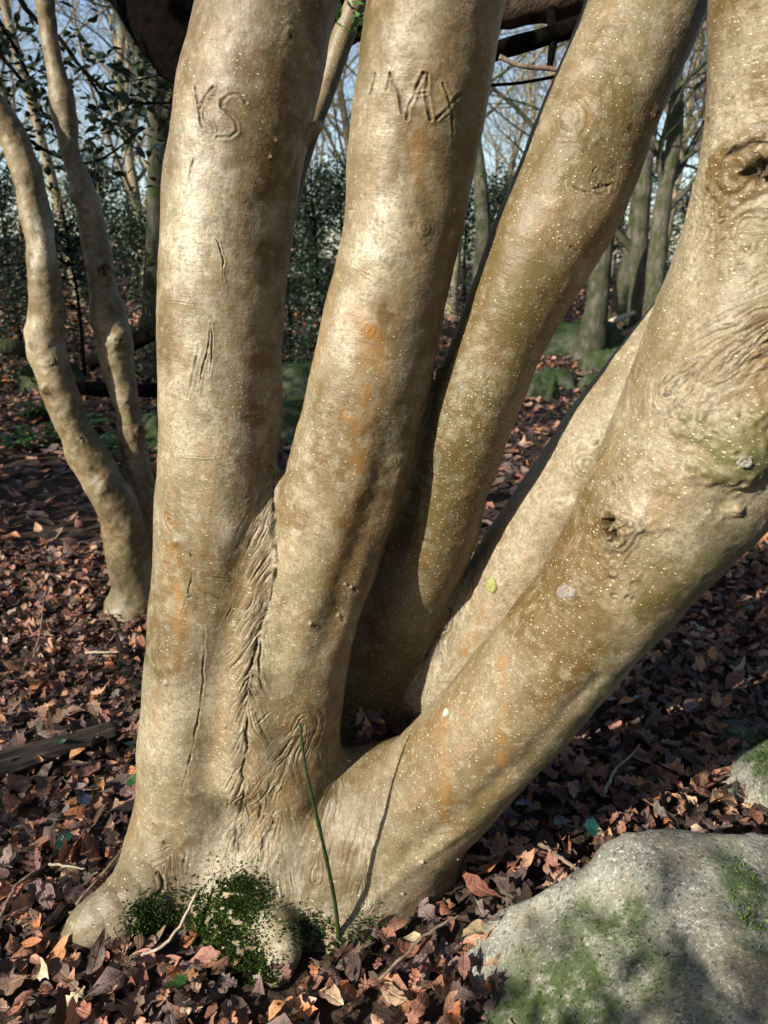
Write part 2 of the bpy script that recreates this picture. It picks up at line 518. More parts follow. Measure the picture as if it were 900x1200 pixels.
def surface_nets(lo, hi, h, fn):
    n = np.ceil((np.asarray(hi) - lo) / h).astype(int) + 1
    ax = [lo[i] + np.arange(n[i]) * h for i in range(3)]
    g = np.stack(np.meshgrid(*ax, indexing='ij'), -1).reshape(-1, 3)
    f = fn(g).reshape(n)
    neg = f < 0
    m = n - 1
    cnt = np.zeros(m, int); acc = np.zeros((*m, 3))
    cr = [(a, b, c) for a in (0, 1) for b in (0, 1) for c in (0, 1)]
    sl = lambda c: tuple(slice(c[i], c[i] + m[i]) for i in range(3))
    for a in cr:
        for d in range(3):
            if a[d]: continue
            b = list(a); b[d] = 1
            fa, fb = f[sl(a)], f[sl(b)]
            x = (fa < 0) != (fb < 0)
            t = np.where(x, fa / np.where(x, fa - fb, 1), 0)
            cnt += x
            for e in range(3):
                acc[..., e] += np.where(x, a[e] + (t if e == d else 0), 0)
    act = cnt > 0
    idx = np.full(m, -1); idx[act] = np.arange(act.sum())
    V = (acc[act] / cnt[act][:, None] + np.argwhere(act)) * h + lo
    F = []
    for d in range(3):
        u, v = (d + 1) % 3, (d + 2) % 3
        s0 = [slice(1, m[i]) for i in range(3)]; s0[d] = slice(0, m[d])
        s1 = list(s0); s1[d] = slice(1, m[d] + 1)
        A = neg[tuple(s0)]; Bn = neg[tuple(s1)]
        x = np.argwhere(A != Bn)
        off = np.array([1, 1, 1]); off[d] = 0
        x = x + off
        pos = A[A != Bn]
        def at(du, dv):
            y = x.copy(); y[:, u] -= du; y[:, v] -= dv
            return idx[y[:, 0], y[:, 1], y[:, 2]]
        q = np.stack([at(0, 0), at(1, 0), at(1, 1), at(0, 1)], -1)
        q[~pos] = q[~pos][:, ::-1]
        F.append(q)
    Q = np.vstack(F)
    Q = Q[(Q >= 0).all(1)]
    T = np.vstack([Q[:, [0, 1, 2]], Q[:, [0, 2, 3]]])
    return V, T

def refine(V, T, target):
    """split every edge longer than target(mid); conforming"""
    E = np.vstack([T[:, [0, 1]], T[:, [1, 2]], T[:, [2, 0]]])
    E.sort(axis=1)
    key = E[:, 0].astype(np.int64) * (len(V) + 1) + E[:, 1]
    uk, inv = np.unique(key, return_inverse=True)
    a, b = uk // (len(V) + 1), uk % (len(V) + 1)
    L = np.linalg.norm(V[a] - V[b], axis=1)
    mid = (V[a] + V[b]) / 2
    sp_ = L > target(mid, a, b)
    if not sp_.any(): return V, T, False, None
    new = np.full(len(uk), -1, np.int64); new[sp_] = len(V) + np.arange(sp_.sum())
    V2 = np.vstack([V, mid[sp_]])
    n = len(T)
    m = np.stack([new[inv[:n]], new[inv[n:2 * n]], new[inv[2 * n:]]], -1)
    c = (m >= 0).sum(1)
    out = [T[c == 0]]
    t, e = T[c == 3], m[c == 3]
    out += [np.stack([t[:, 0], e[:, 0], e[:, 2]], -1), np.stack([e[:, 0], t[:, 1], e[:, 1]], -1), np.stack([e[:, 2], e[:, 1], t[:, 2]], -1), e]
    for k in range(3):
        r = [k, (k + 1) % 3, (k + 2) % 3]
        w = (c == 1) & (m[:, k] >= 0)
        t, e = T[w][:, r], m[w][:, k]
        out += [np.stack([t[:, 0], e, t[:, 2]], -1), np.stack([e, t[:, 1], t[:, 2]], -1)]
        w = (c == 2) & (m[:, k] < 0)
        t, e1, e2 = T[w][:, r], m[w][:, r[1]], m[w][:, r[2]]
        out += [np.stack([e1, t[:, 2], e2], -1), np.stack([t[:, 0], t[:, 1], e1], -1), np.stack([t[:, 0], e1, e2], -1)]
    return V2, np.vstack(out), True, (a[sp_], b[sp_])

def project(V, T, stems, it=2, start=0):
    for _ in range(it):
        n = vnormals(V, T)[start:]
        d = field(V[start:], stems)
        V[start:] -= n * np.clip(d, -0.01, 0.01)[:, None]
    return V

def topix(V):
    dep = V[:, 1] * cp - (V[:, 2] - CAM_H) * sp
    up = V[:, 1] * sp + (V[:, 2] - CAM_H) * cp
    return 450 + FPX * V[:, 0] / dep, 600 - FPX * up / dep, dep

def zindex(V):
    o = np.argsort(V[:, 2])
    return V[o, 2], o

class Feat:
    """a line or spot on the bark: finds where it lies on the surface, then shapes and colours what is near it"""
    def __init__(s, pts, w, A=0.0, attr=None, amp=1.0, refine=0.0, kind='line', **kw):
        s.pts, s.w, s.A, s.attr, s.amp, s.ref, s.kind, s.kw = pts, w, A, attr, amp, refine, kind, kw
    def locate(s, bvh):
        pts = np.array(s.pts, float)
        dense = []
        if len(pts) == 1: dense = [pts[0]]
        for a, b in zip(pts[:-1], pts[1:]):
            n = max(1, int(np.hypot(*(b - a)) / max(5, s.w * 450)))
            dense += [a + (b - a) * i / n for i in range(n)]
        if len(pts) > 1: dense.append(pts[-1])
        s.P = []
        for x, y in dense:
            d = Vector(P(x, y, 1.0)[0] - np.array([0, 0, CAM_H])).normalized()
            h = bvh.ray_cast(Vector((0, 0, CAM_H)), d)
            if h[0] is not None: s.P.append(np.array(h[0]))
        s.P = np.array(s.P)
        s.ok = len(s.P) > 0
    def near(s, V, zi=None):
        """-> index, distance, arc position, offset vector"""
        pad = s.w * 3.2
        lo, hi = s.P.min(0) - pad, s.P.max(0) + pad
        c = zi[1][np.searchsorted(zi[0], lo[2]):np.searchsorted(zi[0], hi[2])]
        q = V[c]
        ix = c[(q[:, 0] > lo[0]) & (q[:, 0] < hi[0]) & (q[:, 1] > lo[1]) & (q[:, 1] < hi[1])]
        q = V[ix]
        q = V[ix]
        if s.w < 0.006 and s.kind == 'line' and len(ix):
            q = q + 0.0024 * np.stack([vnoise(q * 55 + o) for o in (0., 31., 67.)], -1)
        q = q.astype(np.float32)
        best = np.full(len(q), 9.0, np.float32); at = np.zeros(len(q)); off = np.zeros_like(q); dr = np.zeros_like(q)
        if len(s.P) == 1:
            off = q - s.P[0]; best = np.linalg.norm(off, axis=1)
            return ix, best, at, off, dr
        acc = 0.0
        for a, b in zip(s.P[:-1].astype(np.float32), s.P[1:].astype(np.float32)):
            ab = b - a; L = np.linalg.norm(ab)
            if L > max(0.05, 2.5 * s.w) or L < 1e-6: continue
            t = np.clip((q - a) @ ab / L ** 2, 0, 1)
            o = q - a - t[:, None] * ab
            d = np.sqrt(np.einsum('ij,ij->i', o, o))
            u = d < best
            best[u] = d[u]; at[u] = acc + t[u] * L; off[u] = o[u]; dr[u] = ab / L
            acc += L
        s.L = max(acc, 1e-6)
        return ix, best, at, off, dr

def build_bark(stems, lo, hi, h, feats, fine, mid, mask_fn, seed=0, rough=1.0):
    V, T = surface_nets(np.array(lo, float), np.array(hi, float), h, lambda p: field(p, stems))
    V = project(V, T, stems, 2)
    global LAST_BVH
    bvh = LAST_BVH = BVHTree.FromPolygons([tuple(v) for v in V], [tuple(int(i) for i in t) for t in T])
    for f in feats: f.locate(bvh)
    feats = [f for f in feats if f.ok]
    for _ in range(4):
        n = vnormals(V, T)
        x, y, dep = topix(V)
        view = V - np.array([0, 0, CAM_H]); view /= np.linalg.norm(view, axis=1, keepdims=True)
        face = -(n * view).sum(1)
        inside = (x > -40) & (x < 940) & (y > -40) & (y < 1240)
        tv = np.where(inside & (face > -0.15), fine, mid)
        zi = zindex(V)
        for f in feats:
            if f.ref:
                ix, d, *_r = f.near(V, zi)
                r = d < (max(2.4 * f.w, 0.0045) if f.kind != 'wrinkle' else 1.5 * f.w)
                tv[ix[r]] = np.minimum(tv[ix[r]], f.ref)
        n0 = len(V)
        V, T, ch, _p = refine(V, T, lambda m, a, b: np.minimum(tv[a], tv[b]) * 1.25)
        if not ch: break
        V = project(V, T, stems, 2 if _ == 0 else 1, n0)
    n = vnormals(V, T)
    # which stem each point belongs to, and bark coordinates on it
    bd = np.full(len(V), 9.0); part = np.zeros(len(V), np.int32); uv = np.zeros((len(V), 3))
    nm = []
    bp = np.full(len(V), 9.0)
    for si, s in enumerate(stems):
        d, bi, bt = s.dist(V, True)
        if not s.uv:
            u = d < bp
            bp[u] = d[u]
            if s.part not in nm: nm.append(s.part)
            part[u] = nm.index(s.part)
            continue
        u = d < bd
        bd[u] = d[u]
        w_ = d[u] < bp[u]
        bp[u] = np.minimum(bp[u], d[u])
        i = bi[u]; t = bt[u][:, None]
        c = s.C[i] + (s.C[i + 1] - s.C[i]) * t
        N = s.N[i] + (s.N[i + 1] - s.N[i]) * t; B = s.B[i] + (s.B[i + 1] - s.B[i]) * t
        o = V[u] - c
        th = np.arctan2((o * B).sum(1), -(o * N).sum(1))      # seam on the far side
        uv[u, 0] = th * 0.1 + si * 3.7
        TT = s.T[i] + (s.T[i + 1] - s.T[i]) * t
        uv[u, 1] = s.len[i] + (s.len[i + 1] - s.len[i]) * bt[u] + (o * TT).sum(1) + si * 1.3
        parts = s.part if isinstance(s.part, (list, tuple)) else [(0, s.part)]
        pid = np.zeros(u.sum(), np.int32)
        for s0, name in parts:
            if name not in nm: nm.append(name)
            pid[s.len[i] + (s.len[i + 1] - s.len[i]) * bt[u] >= s0] = nm.index(name)
        part[np.nonzero(u)[0][w_]] = pid[w_]
    A = {k: np.zeros(len(V), np.float32) for k in ('pale', 'brown', 'stain', 'algae', 'lichen', 'lent', 'fresh', 'dark')}
    disp = np.zeros(len(V))
    disp += 0.0050 * rough * fbm(V * 7 + seed, 2) + 0.0010 * rough * fbm(V * 34 + seed, 2)
    mask_fn(V, n, uv, part, nm, A)
    zi = zindex(V)
    for f in feats:
        ix, d, at, off, dr = f.near(V, zi)
        if len(ix) == 0: continue
        w = f.w
        q = V[ix]
        if f.kind == 'line':
            jit = 1 + 0.45 * vnoise(q * 160 + 3) if w < 0.006 else np.ones(len(d))
            g = np.exp(-(d / (w * np.maximum(jit, 0.4))) ** 2)
            if f.kw.get('taper'):
                e = np.clip(np.minimum(at, f.L - at) / (f.L * 0.3), 0.25, 1)
                g = np.exp(-(d / (w * e * np.maximum(jit, 0.4))) ** 2)
            if f.kw.get('fade'):
                g = g * np.clip(np.minimum(at, f.L - at) / (f.L * 0.35), 0, 1)
            if w < 0.006: g = g * np.clip(0.75 + 0.7 * vnoise(q * 70 + 11), 0.15, 1.1)
            disp[ix] += f.A * g
            if f.kw.get('lip'):
                disp[ix] += f.kw['lip'] * np.exp(-((d - 2.2 * w) / w) ** 2)
            if f.attr:
                gg = g if f.attr != 'stain' else g * np.clip(0.75 + 0.6 * vnoise(q * np.array([60, 60, 18])), 0, 1.2)
                A[f.attr][ix] = np.maximum(A[f.attr][ix], f.amp * gg)
        elif f.kind == 'wrinkle':
            sg = np.sign((np.cross(dr, off) * n[ix]).sum(1))
            al = math.radians(f.kw.get('alpha', 35)); fr = f.kw.get('freq', 150.0); side = f.kw.get('side', 0)
            wob = 0.006 * fbm(q * 22 + 9, 2)
            ac = d * math.cos(al) - at * math.sin(al) + wob
            lg = at * math.cos(al) + d * math.sin(al)
            nz = vnoise(np.stack([ac * fr, lg * fr * 0.09, sg * 5.3], -1))
            nz2 = vnoise(np.stack([ac * fr * 2.3, lg * fr * 0.2, sg * 9.1 + 4], -1))
            r = 1 - np.abs(nz + 0.25 * nz2) * 2.0
            env = np.exp(-(d / w) ** 2) * np.clip(1.1 + 0.9 * vnoise(q * 22), 0, 1.3)
            if side: env = env * np.where(sg == side, 1.0, 0.25)
            disp[ix] += f.A * env * (r - 0.6)
            A['dark'][ix] = np.maximum(A['dark'][ix], f.amp * env * np.clip(r - 0.62, 0, 1) * 2.0)
            disp[ix] -= 0.8 * f.A * env * np.clip(r - 0.62, 0, 1) * 2.5
            A['lent'][ix] *= 1 - 0.9 * np.clip(env, 0, 1)
        elif f.kind == 'knot':
            ang = vnoise(q * 34) * 0.5 + vnoise(q * 110) * 0.15
            dd = d * (1 + ang)
            e = np.exp(-(dd / w) ** 2)
            disp[ix] += f.A * e
            rp = f.kw.get('ripple', 0)
            if rp:
                lam = f.kw.get('lam', 0.012)
                disp[ix] += 0.35 * rp * np.cos(dd / lam * 2 * math.pi) * np.exp(-(dd / (1.3 * w)) ** 2)
                A['dark'][ix] = np.maximum(A['dark'][ix], f.kw.get('rdark', 0.35) * np.clip(-np.cos(dd / lam * 2 * math.pi) - 0.3, 0, 1) * np.exp(-(dd / (1.3 * w)) ** 2))
            ho = f.kw.get('hole', 0)
            if ho:
                hw = f.kw.get('hw', w * 0.4)
                jag = np.clip(0.5 + 1.2 * fbm(q * 120, 2), 0, 1.4)
                e2 = np.exp(-(dd / hw) ** 4) * jag
                disp[ix] -= ho * e2
                A['dark'][ix] = np.maximum(A['dark'][ix], f.kw.get('hdark', 0.9) * e2)
            if f.attr:
                A[f.attr][ix] = np.maximum(A[f.attr][ix], f.amp * np.exp(-(dd / (w * f.kw.get('aw', 1.0))) ** 4))
        elif f.kind == 'patch':
            e = np.exp(-(d / w) ** 2) * np.clip(0.7 + 0.9 * fbm(q * 22, 3), 0, 1.3)
            disp[ix] += f.A * e
            A[f.attr][ix] = np.maximum(A[f.attr][ix], f.amp * e) if f.amp > 0 else A[f.attr][ix] * (1 + f.amp * np.clip(e, 0, 1))
    V = V + n * disp[:, None]
    n = vnormals(V, T)
    A['bark_uv'] = uv
    tp = part[T]
    tpart = np.where(tp[:, 1] == tp[:, 2], tp[:, 1], tp[:, 0])
    return V, T, n, A, tpart, nm

def split_parts(V, T, n, A, tpart, nm, mat, parent, origin):
    out = {}
    for i, name in enumerate(nm):
        t = T[tpart == i]
        if not len(t): continue
        u, inv = np.unique(t, return_inverse=True)
        me = make_mesh(name, V[u] - origin, inv.reshape(-1, 3), True, {k: a[u] for k, a in A.items()}, n[u])
        out[i] = obj(name.split('#')[0], me, mat, parent)
    return out

# ------------------------------------------------------------------ ground
def ground_z(x, y):
    x = np.asarray(x, float); y = np.asarray(y, float)
    r = np.sqrt(x ** 2 + (y - 1.3) ** 2)
    far = np.clip((y - 9) / 30, 0, 1)
    left = np.clip((-x - 2.0) / 12, 0, 1) * np.clip((y - 3) / 8, 0, 1)
    und = 0.10 * np.sin(x * 0.55 + 1.3) * np.sin(y * 0.42 + 0.4) * np.clip((r - 2.0) / 4, 0, 1)
    return und + far * 1.1 + left * 1.2

gx = np.concatenate([-np.geomspace(120, 3, 40), np.linspace(-2.8, 2.8, 57), np.geomspace(3, 120, 40)])
gy = np.concatenate([-np.geomspace(90, 2, 24), np.linspace(-1.8, 4.4, 63), np.geomspace(4.6, 200, 60)])
XX, YY = np.meshgrid(gx, gy, indexing='ij')
gv = np.stack([XX.ravel(), YY.ravel(), ground_z(XX.ravel(), YY.ravel()) + 0.012 * fbm(np.stack([XX.ravel() * 4, YY.ravel() * 4, YY.ravel() * 0], -1), 3)], -1)
a, b = len(gx), len(gy)
ii, jj = np.meshgrid(np.arange(a - 1), np.arange(b - 1), indexing='ij')
q0 = (ii * b + jj).ravel()
ground = obj('ground', make_mesh('ground', gv, np.stack([q0, q0 + b, q0 + b + 1, q0 + 1], -1)), M['soil'])
tag(ground, 'woodland floor under a carpet of brown fallen leaves', None, None, 'structure')

# ------------------------------------------------------------------ the many-stemmed holly
S1 = Stem([(232, 1150, 1.36, 92), (228, 1030, 1.36, 74), (230, 930, 1.36, 68), (234, 830, 1.37, 66), (243, 700, 1.38, 66), (256, 560, 1.39, 68), (260, 460, 1.39, 71),
           (260, 360, 1.39, 73), (268, 250, 1.40, 77), (285, 130, 1.40, 80), (313, 0, 1.40, 79), (336, -110, 1.40, 79), (372, -300, 1.40, 80)], [(0, 'trunk'), (0.42, 'stem#1')], k=0.03)
S2 = Stem([(325, 1160, 1.32, 80), (330, 1020, 1.34, 76), (337, 880, 1.36, 62), (354, 760, 1.36, 57), (380, 650, 1.35, 65), (408, 550, 1.34, 70), (430, 460, 1.33, 69),
           (446, 390, 1.32, 69), (464, 300, 1.31, 69), (487, 170, 1.30, 74), (509, 20, 1.29, 81), (526, -90, 1.28, 84), (556, -300, 1.27, 88)], [(0, 'trunk'), (0.52, 'stem#2')], k=0.035)
S3 = Stem([(412, 950, 1.66, 66), (430, 830, 1.62, 60), (462, 740, 1.545, 56), (497, 640, 1.445, 53), (543, 510, 1.365, 51), (586, 400, 1.335, 53), (632, 300, 1.325, 63),
           (668, 225, 1.325, 69), (700, 140, 1.33, 69), (757, 0, 1.35, 69), (800, -110, 1.37, 68), (860, -300, 1.40, 68)], [(0, 'trunk'), (0.25, 'stem#3')], k=0.03)
S4 = Stem([(486, 850, 1.57, 40), (518, 793, 1.535, 52), (591, 702, 1.49, 58), (662, 592, 1.43, 58), (742, 472, 1.39, 54), (830, 350, 1.375, 50), (920, 215, 1.39, 46), (1010, 80, 1.42, 43), (1090, -60, 1.42, 40)], [(0, 'trunk'), (0.12, 'stem#4')], k=0.03)
S5 = Stem([(385, 1030, 1.38, 92), (460, 968, 1.34, 82), (525, 909, 1.30, 73), (612, 815, 1.26, 72), (706, 700, 1.22, 80), (778, 600, 1.19, 97), (832, 500, 1.17, 110),
           (868, 400, 1.16, 108), (905, 280, 1.15, 104), (925, 150, 1.14, 95), (930, 0, 1.13, 95), (936, -120, 1.12, 95), (944, -300, 1.11, 95)], [(0, 'trunk'), (0.20, 'stem#5')], k=0.04)
S5b = Stem([(800, 570, 1.18, 88), (870, 520, 1.15, 84), (950, 450, 1.12, 78), (1050, 370, 1.1, 70), (1150, 290, 1.07, 66), (1250, 200, 1.05, 60)], 'stem#5', n=12, k=0.05, uv=False)
ROOT1 = Stem([(225, 985, 1.36, 62), (186, 1030, 1.26, 48), (150, 1058, 1.20, 38), (115, 1078, 1.17, 28), (90, 1094, 1.16, 17), (66, 1114, 1.15, 8)], 'trunk', n=12, k=0.08, uv=False)
ROOT2 = Stem([(310, 990, 1.34, 72), (296, 1060, 1.235, 66), (286, 1115, 1.165, 56), (280, 1165, 1.12, 46)], 'trunk', n=9, k=0.06, uv=False)
ROOT3 = Stem([(440, 955, 1.36, 80), (484, 1030, 1.36, 66), (500, 1100, 1.36, 66), (506, 1160, 1.36, 70)], 'trunk', n=8, k=0.06, uv=False)
ROOT4 = Stem([(380, 1000, 1.34, 85), (398, 1080, 1.255, 74), (408, 1150, 1.21, 70)], 'trunk', n=8, k=0.05, uv=False)
LUMP = Stem([(322, 1085, 1.15, 22), (332, 1112, 1.115, 22), (320, 1140, 1.095, 24)], 'trunk', n=6, k=0.03, uv=False)
WEB = Stem([(320, 574, 1.372, 19), (308, 660, 1.340, 30), (297, 770, 1.322, 36), (288, 900, 1.30, 42)], 'trunk', n=10, k=0.03, uv=False)
BACK = Stem([(330, 960, 1.52, 70), (420, 960, 1.60, 80), (500, 900, 1.62, 55)], 'trunk', n=8, k=0.06, uv=False)
MAIN = [S1, ROOT1, S2, S5, S5b, ROOT2, ROOT4, ROOT3, BACK, S3, S4, LUMP, WEB]

def L(*p): return [tuple(p[i:i + 2]) for i in range(0, len(p), 2)]
F = []
SIDE = -1
def crack(pts, w=0.0016, A=-0.0026, amp=1.0, lip=0.0006, ref=0.0015): F.append(Feat(pts, w, A, 'dark', amp, ref, taper=True, lip=lip))
# carved letters
def carve(pts, amp=0.8, w=0.0019, A=-0.0026): F.append(Feat(pts, w, A, 'dark', amp, 0.0013, lip=0.0011))
carve(L(229, 104, 232, 118, 234, 130, 238, 149), 0.5); carve(L(234, 127, 241, 114, 250, 102), 0.75)
carve(L(235, 126, 242, 138, 250, 152), 0.45, 0.0016, -0.0018)
carve(L(288, 121, 280, 113, 268, 111, 260, 117, 260, 126, 268, 133, 276, 142, 277, 155, 268, 162, 254, 160), 0.8)
carve(L(433, 124, 437, 106, 441, 88), 1.15); carve(L(449, 117, 455, 104, 459, 87), 1.15); carve(L(459, 87, 464, 100, 468, 118, 472, 133), 1.15)
carve(L(479, 142, 481, 126, 486, 112, 495, 87), 1.15); carve(L(495, 87, 499, 89, 501, 110, 504, 141), 1.15); carve(L(488, 112, 501, 110), 0.6, 0.0014)
carve(L(519, 99, 524, 117, 529, 135, 531, 153), 1.15); carve(L(511, 139, 520, 131, 529, 120, 537, 111), 1.15)
# cuts and cracks
crack(L(226, 183, 221, 216), amp=0.55); crack(L(205, 186, 207, 176, 210, 173), amp=0.8)
crack(L(220, 466, 226, 440, 233, 404), 0.002, amp=1.0); crack(L(232, 460, 240, 420, 247, 380), 0.0012, amp=0.6); crack(L(248, 378, 247, 440), 0.0012, amp=0.5)
crack(L(246, 270, 256, 285, 262, 305, 261, 330), 0.0012, amp=0.5)
crack(L(240, 735, 238, 800, 232, 850, 224, 880, 214, 921), 0.0018)
crack(L(214, 715, 220, 695, 226, 668), 0.0016); crack(L(226, 668, 262, 678, 287, 686), 0.0011, amp=0.7); crack(L(226, 690, 248, 697, 268, 708), 0.0011, amp=0.7); crack(L(277, 692, 270, 715, 259, 738), 0.0012, amp=0.7)
crack(L(222, 643, 226, 655), 0.0014)
# the seam between the two front stems
SEAM = L(322, 556, 320, 590, 318, 640, 316, 690, 312, 720, 302, 760, 291, 805, 288, 850, 289, 880, 284, 930, 279, 980, 272, 1012)
F.append(Feat(SEAM, 0.014, -0.004, None, 0, 0.0, kind='line'))
F.append(Feat(SEAM[:7], 0.042, 0.0034, None, 1.0, 0.0017, kind='wrinkle', alpha=24, freq=190, side=SIDE))
F.append(Feat(SEAM[6:], 0.030, 0.0036, None, 0.9, 0.0017, kind='wrinkle', alpha=24, freq=170))
crack(L(321, 566, 319, 620, 322, 660, 315, 706), 0.0032, -0.007, 1.0)
crack(L(312, 715, 303, 745, 292, 790, 288, 812), 0.0026, -0.006, 1.0); crack(L(306, 735, 304, 770, 306, 800), 0.002, -0.004, 0.9)
crack(L(298, 833, 290, 838, 288, 860, 290, 880, 284, 905, 287, 925), 0.0026, -0.005, 1.0); crack(L(288, 925, 277, 965, 275, 985, 272, 1010), 0.0024, -0.005, 1.0)
crack(L(318, 835, 300, 850), 0.0018, -0.003, .8)
F.append(Feat(L(356, 850, 330, 900, 300, 950, 280, 985), 0.036, 0.0030, None, 0.8, 0.0018, kind='wrinkle', alpha=8, freq=170))
crack(L(323, 955, 318, 975, 310, 985, 302, 1002), 0.0035, -0.006, 1.0)
F.append(Feat(L(312, 960, 306, 990, 296, 1010), 0.022, 0.0018, None, 0.6, 0.0020, kind='wrinkle', alpha=15, freq=190))
F.append(Feat(L(350, 852, 372, 880, 400, 875), 0.022, 0.0012, None, 0.4, 0.0020, kind='wrinkle', alpha=60, freq=190))
# fibrous bark along the fourth stem's foot
F.append(Feat(L(540, 686, 520, 735, 495, 785, 478, 815), 0.040, 0.0036, None, 1.0, 0.0018, kind='wrinkle', alpha=12, freq=170))
crack(L(534, 706, 524, 735, 510, 752, 497, 778, 488, 802), 0.0026, -0.005, 1.0)
# fan of wrinkles in the crotch of the near right stem
F.append(Feat(L(905, 372, 850, 402, 806, 436, 782, 456), 0.048, 0.0026, None, 1.0, 0.0018, kind='wrinkle', alpha=8, freq=170))
F.append(Feat(L(905, 400, 850, 425, 815, 455), 0.034, 0.0022, None, 0.8, 0.0018, kind='wrinkle', alpha=-12, freq=170))
crack(L(818, 287, 836, 272, 845, 262, 855, 255), 0.0018); crack(L(836, 272, 840, 264), 0.0014)
# base wrinkles fanning into the roots
for pts, al in ((L(400, 880, 385, 950, 370, 1030), 10), (L(440, 900, 430, 980, 420, 1060), 8), (L(200, 1000, 175, 1040, 160, 1080), 40), (L(250, 1010, 220, 1040), 60), (L(330, 900, 330, 980, 325, 1050), 12)):
    F.append(Feat(pts, 0.040, 0.0015, None, 0.45, 0.0020, kind='wrinkle', alpha=al, freq=190))
crack(L(188, 1022, 190, 1040, 178, 1050, 172, 1070), 0.003, -0.006)
# flutes and hollows
F.append(Feat(L(474, 440, 456, 520, 436, 590, 422, 640, 404, 690, 384, 750, 362, 800, 346, 842), 0.030, -0.011, 'brown', 0.7, fade=True))
F.append(Feat(L(470, 540, 452, 620, 430, 690, 412, 750), 0.012, 0.004, None, 0))
F.append(Feat(L(480, 1000, 540, 955, 620, 885, 700, 800), 0.020, -0.006, None, 0)); F.append(Feat(L(430, 1062, 480, 1015, 540, 975), 0.016, 0.004, None, 0))
F.append(Feat(L(300, 860, 320, 900, 350, 940), 0.03, 0.006, None, 0))
F.append(Feat(L(860, 590, 900, 575), 0.03, -0.006, None, 0))
# knots and scars
K = lambda x, y, w, A, attr=None, amp=1.0, ref=0.0020, **kw: F.append(Feat([(x, y)], w, A, attr, amp, ref, kind='knot', **kw))
K(497, 268, 0.011, 0.003, ripple=0.0012, lam=0.0075, rdark=0.7); K(450, 303, 0.016, 0.0015, ripple=0.0009, lam=0.012, rdark=0.4); K(533, 248, 0.010, 0.002, ripple=0.0008, lam=0.008)
K(668, 136, 0.038, 0.006, ripple=0.0008, lam=0.0125, rdark=0.15); K(664, 138, 0.010, 0.002, 'pale', 0.7)
K(706, 218, 0.018, -0.003, ripple=0.0016, lam=0.009, rdark=0.9); crack(L(694, 222, 706, 219, 722, 218), 0.0022, -0.004); crack(L(692, 206, 698, 196, 701, 194), 0.0014, amp=.6)
crack(L(770, 133, 775, 131), 0.004, -0.010)
K(770, 134, 0.012, 0.005, hole=0.010, hw=0.006)
K(740, 240, 0.030, 0.022); crack(L(665, 213, 690, 225, 710, 230), 0.0013, amp=0.5); crack(L(655, 280, 680, 297), 0.0013, amp=0.5)
K(432, 385, 0.013, 0.002, ripple=0.0008, lam=0.008)
K(388, 477, 0.014, 0.003, ripple=0.0008, lam=0.008); K(463, 541, 0.010, 0.002, ripple=0.0010, lam=0.008, rdark=0.5); K(575, 462, 0.022, 0.003, 'algae', 0.7, ripple=0.0006, lam=0.009)
K(545, 582, 0.008, 0.002, ripple=0.0006, lam=0.007); K(520, 615, 0.012, 0.002)
K(198, 612, 0.022, -0.003, 'stain', 0.4, ripple=0.0028, lam=0.011, rdark=0.6); K(205, 635, 0.010, 0.005, ripple=0.001, lam=0.008)
K(341, 42, 0.016, 0.002, ripple=0.001, lam=0.012, hole=0.004, hw=0.004); K(205, 455, 0.012, 0.002, ripple=0.001, lam=0.007)
K(222, 700, 0.010, 0.003, 'algae', 0.8, hole=0.003, hw=0.004)
K(722, 622, 0.036, 0.018, ripple=0.0040, lam=0.0155, rdark=0.8, hole=0.022, hw=0.017, hdark=0.9); K(748, 600, 0.020, 0.006, 'pale', 0.6)
K(716, 606, 0.008, 0.0, hole=0.012, hw=0.006)
K(670, 692, 0.024, 0.006, ripple=0.0012, lam=0.012); K(664, 694, 0.013, 0.003, 'pale', 1.0, hole=0.002, hw=0.011, hdark=0.1); crack(L(654, 700, 660, 690, 668, 686), 0.002, -0.004)
K(720, 700, 0.014, 0.0, hole=0.005, hw=0.008, hdark=0.6); K(738, 703, 0.010, 0.0, hole=0.004, hw=0.006, hdark=0.6)
K(862, 528, 0.048, 0.026, 'algae', 1.3, aw=1.05); K(867, 534, 0.013, 0.003, 'pale', 1.0, hole=0.003, hw=0.010, hdark=0.15); crack(L(856, 528, 864, 523), 0.002, -0.004)
K(868, 205, 0.050, 0.012, 'brown', 1.0, ripple=0.0045, lam=0.017, rdark=0.6); crack(L(872, 205, 885, 200, 905, 190), 0.008, -0.016); K(893, 203, 0.022, 0, hole=0.018, hw=0.016); crack(L(852, 185, 866, 175, 884, 168, 902, 168), 0.004, -0.006)
K(690, 545, 0.030, 0.010, ripple=0.0024, lam=0.012, rdark=0.7); crack(L(684, 580, 686, 560, 697, 540, 712, 518), 0.004, -0.008); K(700, 520, 0.016, 0.006, hole=0.006, hw=0.008)
K(668, 598, 0.018, 0.007); K(842, 150, 0.016, 0.002, ripple=0.0012, lam=0.009); K(887, 62, 0.010, 0.001, ripple=0.0012, lam=0.007); K(859, 110, 0.012, 0.001, ripple=0.0009, lam=0.009)
K(524, 836, 0.019, 0.006, 'stain', 0.35, ripple=0.0015, lam=0.014, rdark=0.4); K(600, 717, 0.014, 0.005, hole=0.004, hw=0.006); K(578, 686, 0.020, 0.004, ripple=0.0012, lam=0.016, rdark=0.5)
K(492, 951, 0.014, -0.001, 'brown', 0.8, ripple=0.001, lam=0.006, rdark=0.6)
for x, y in ((263, 852), (194, 801), (180, 963), (191, 986), (294, 793), (327, 921), (322, 165), (316, 184), (414, 690), (408, 688), (485, 734), (495, 1008), (472, 1047), (537, 1007), (475, 1104), (400, 725), (364, 733)):
    K(x, y, 0.0034, 0.0042, 'pale', 0.4, 0.0014)
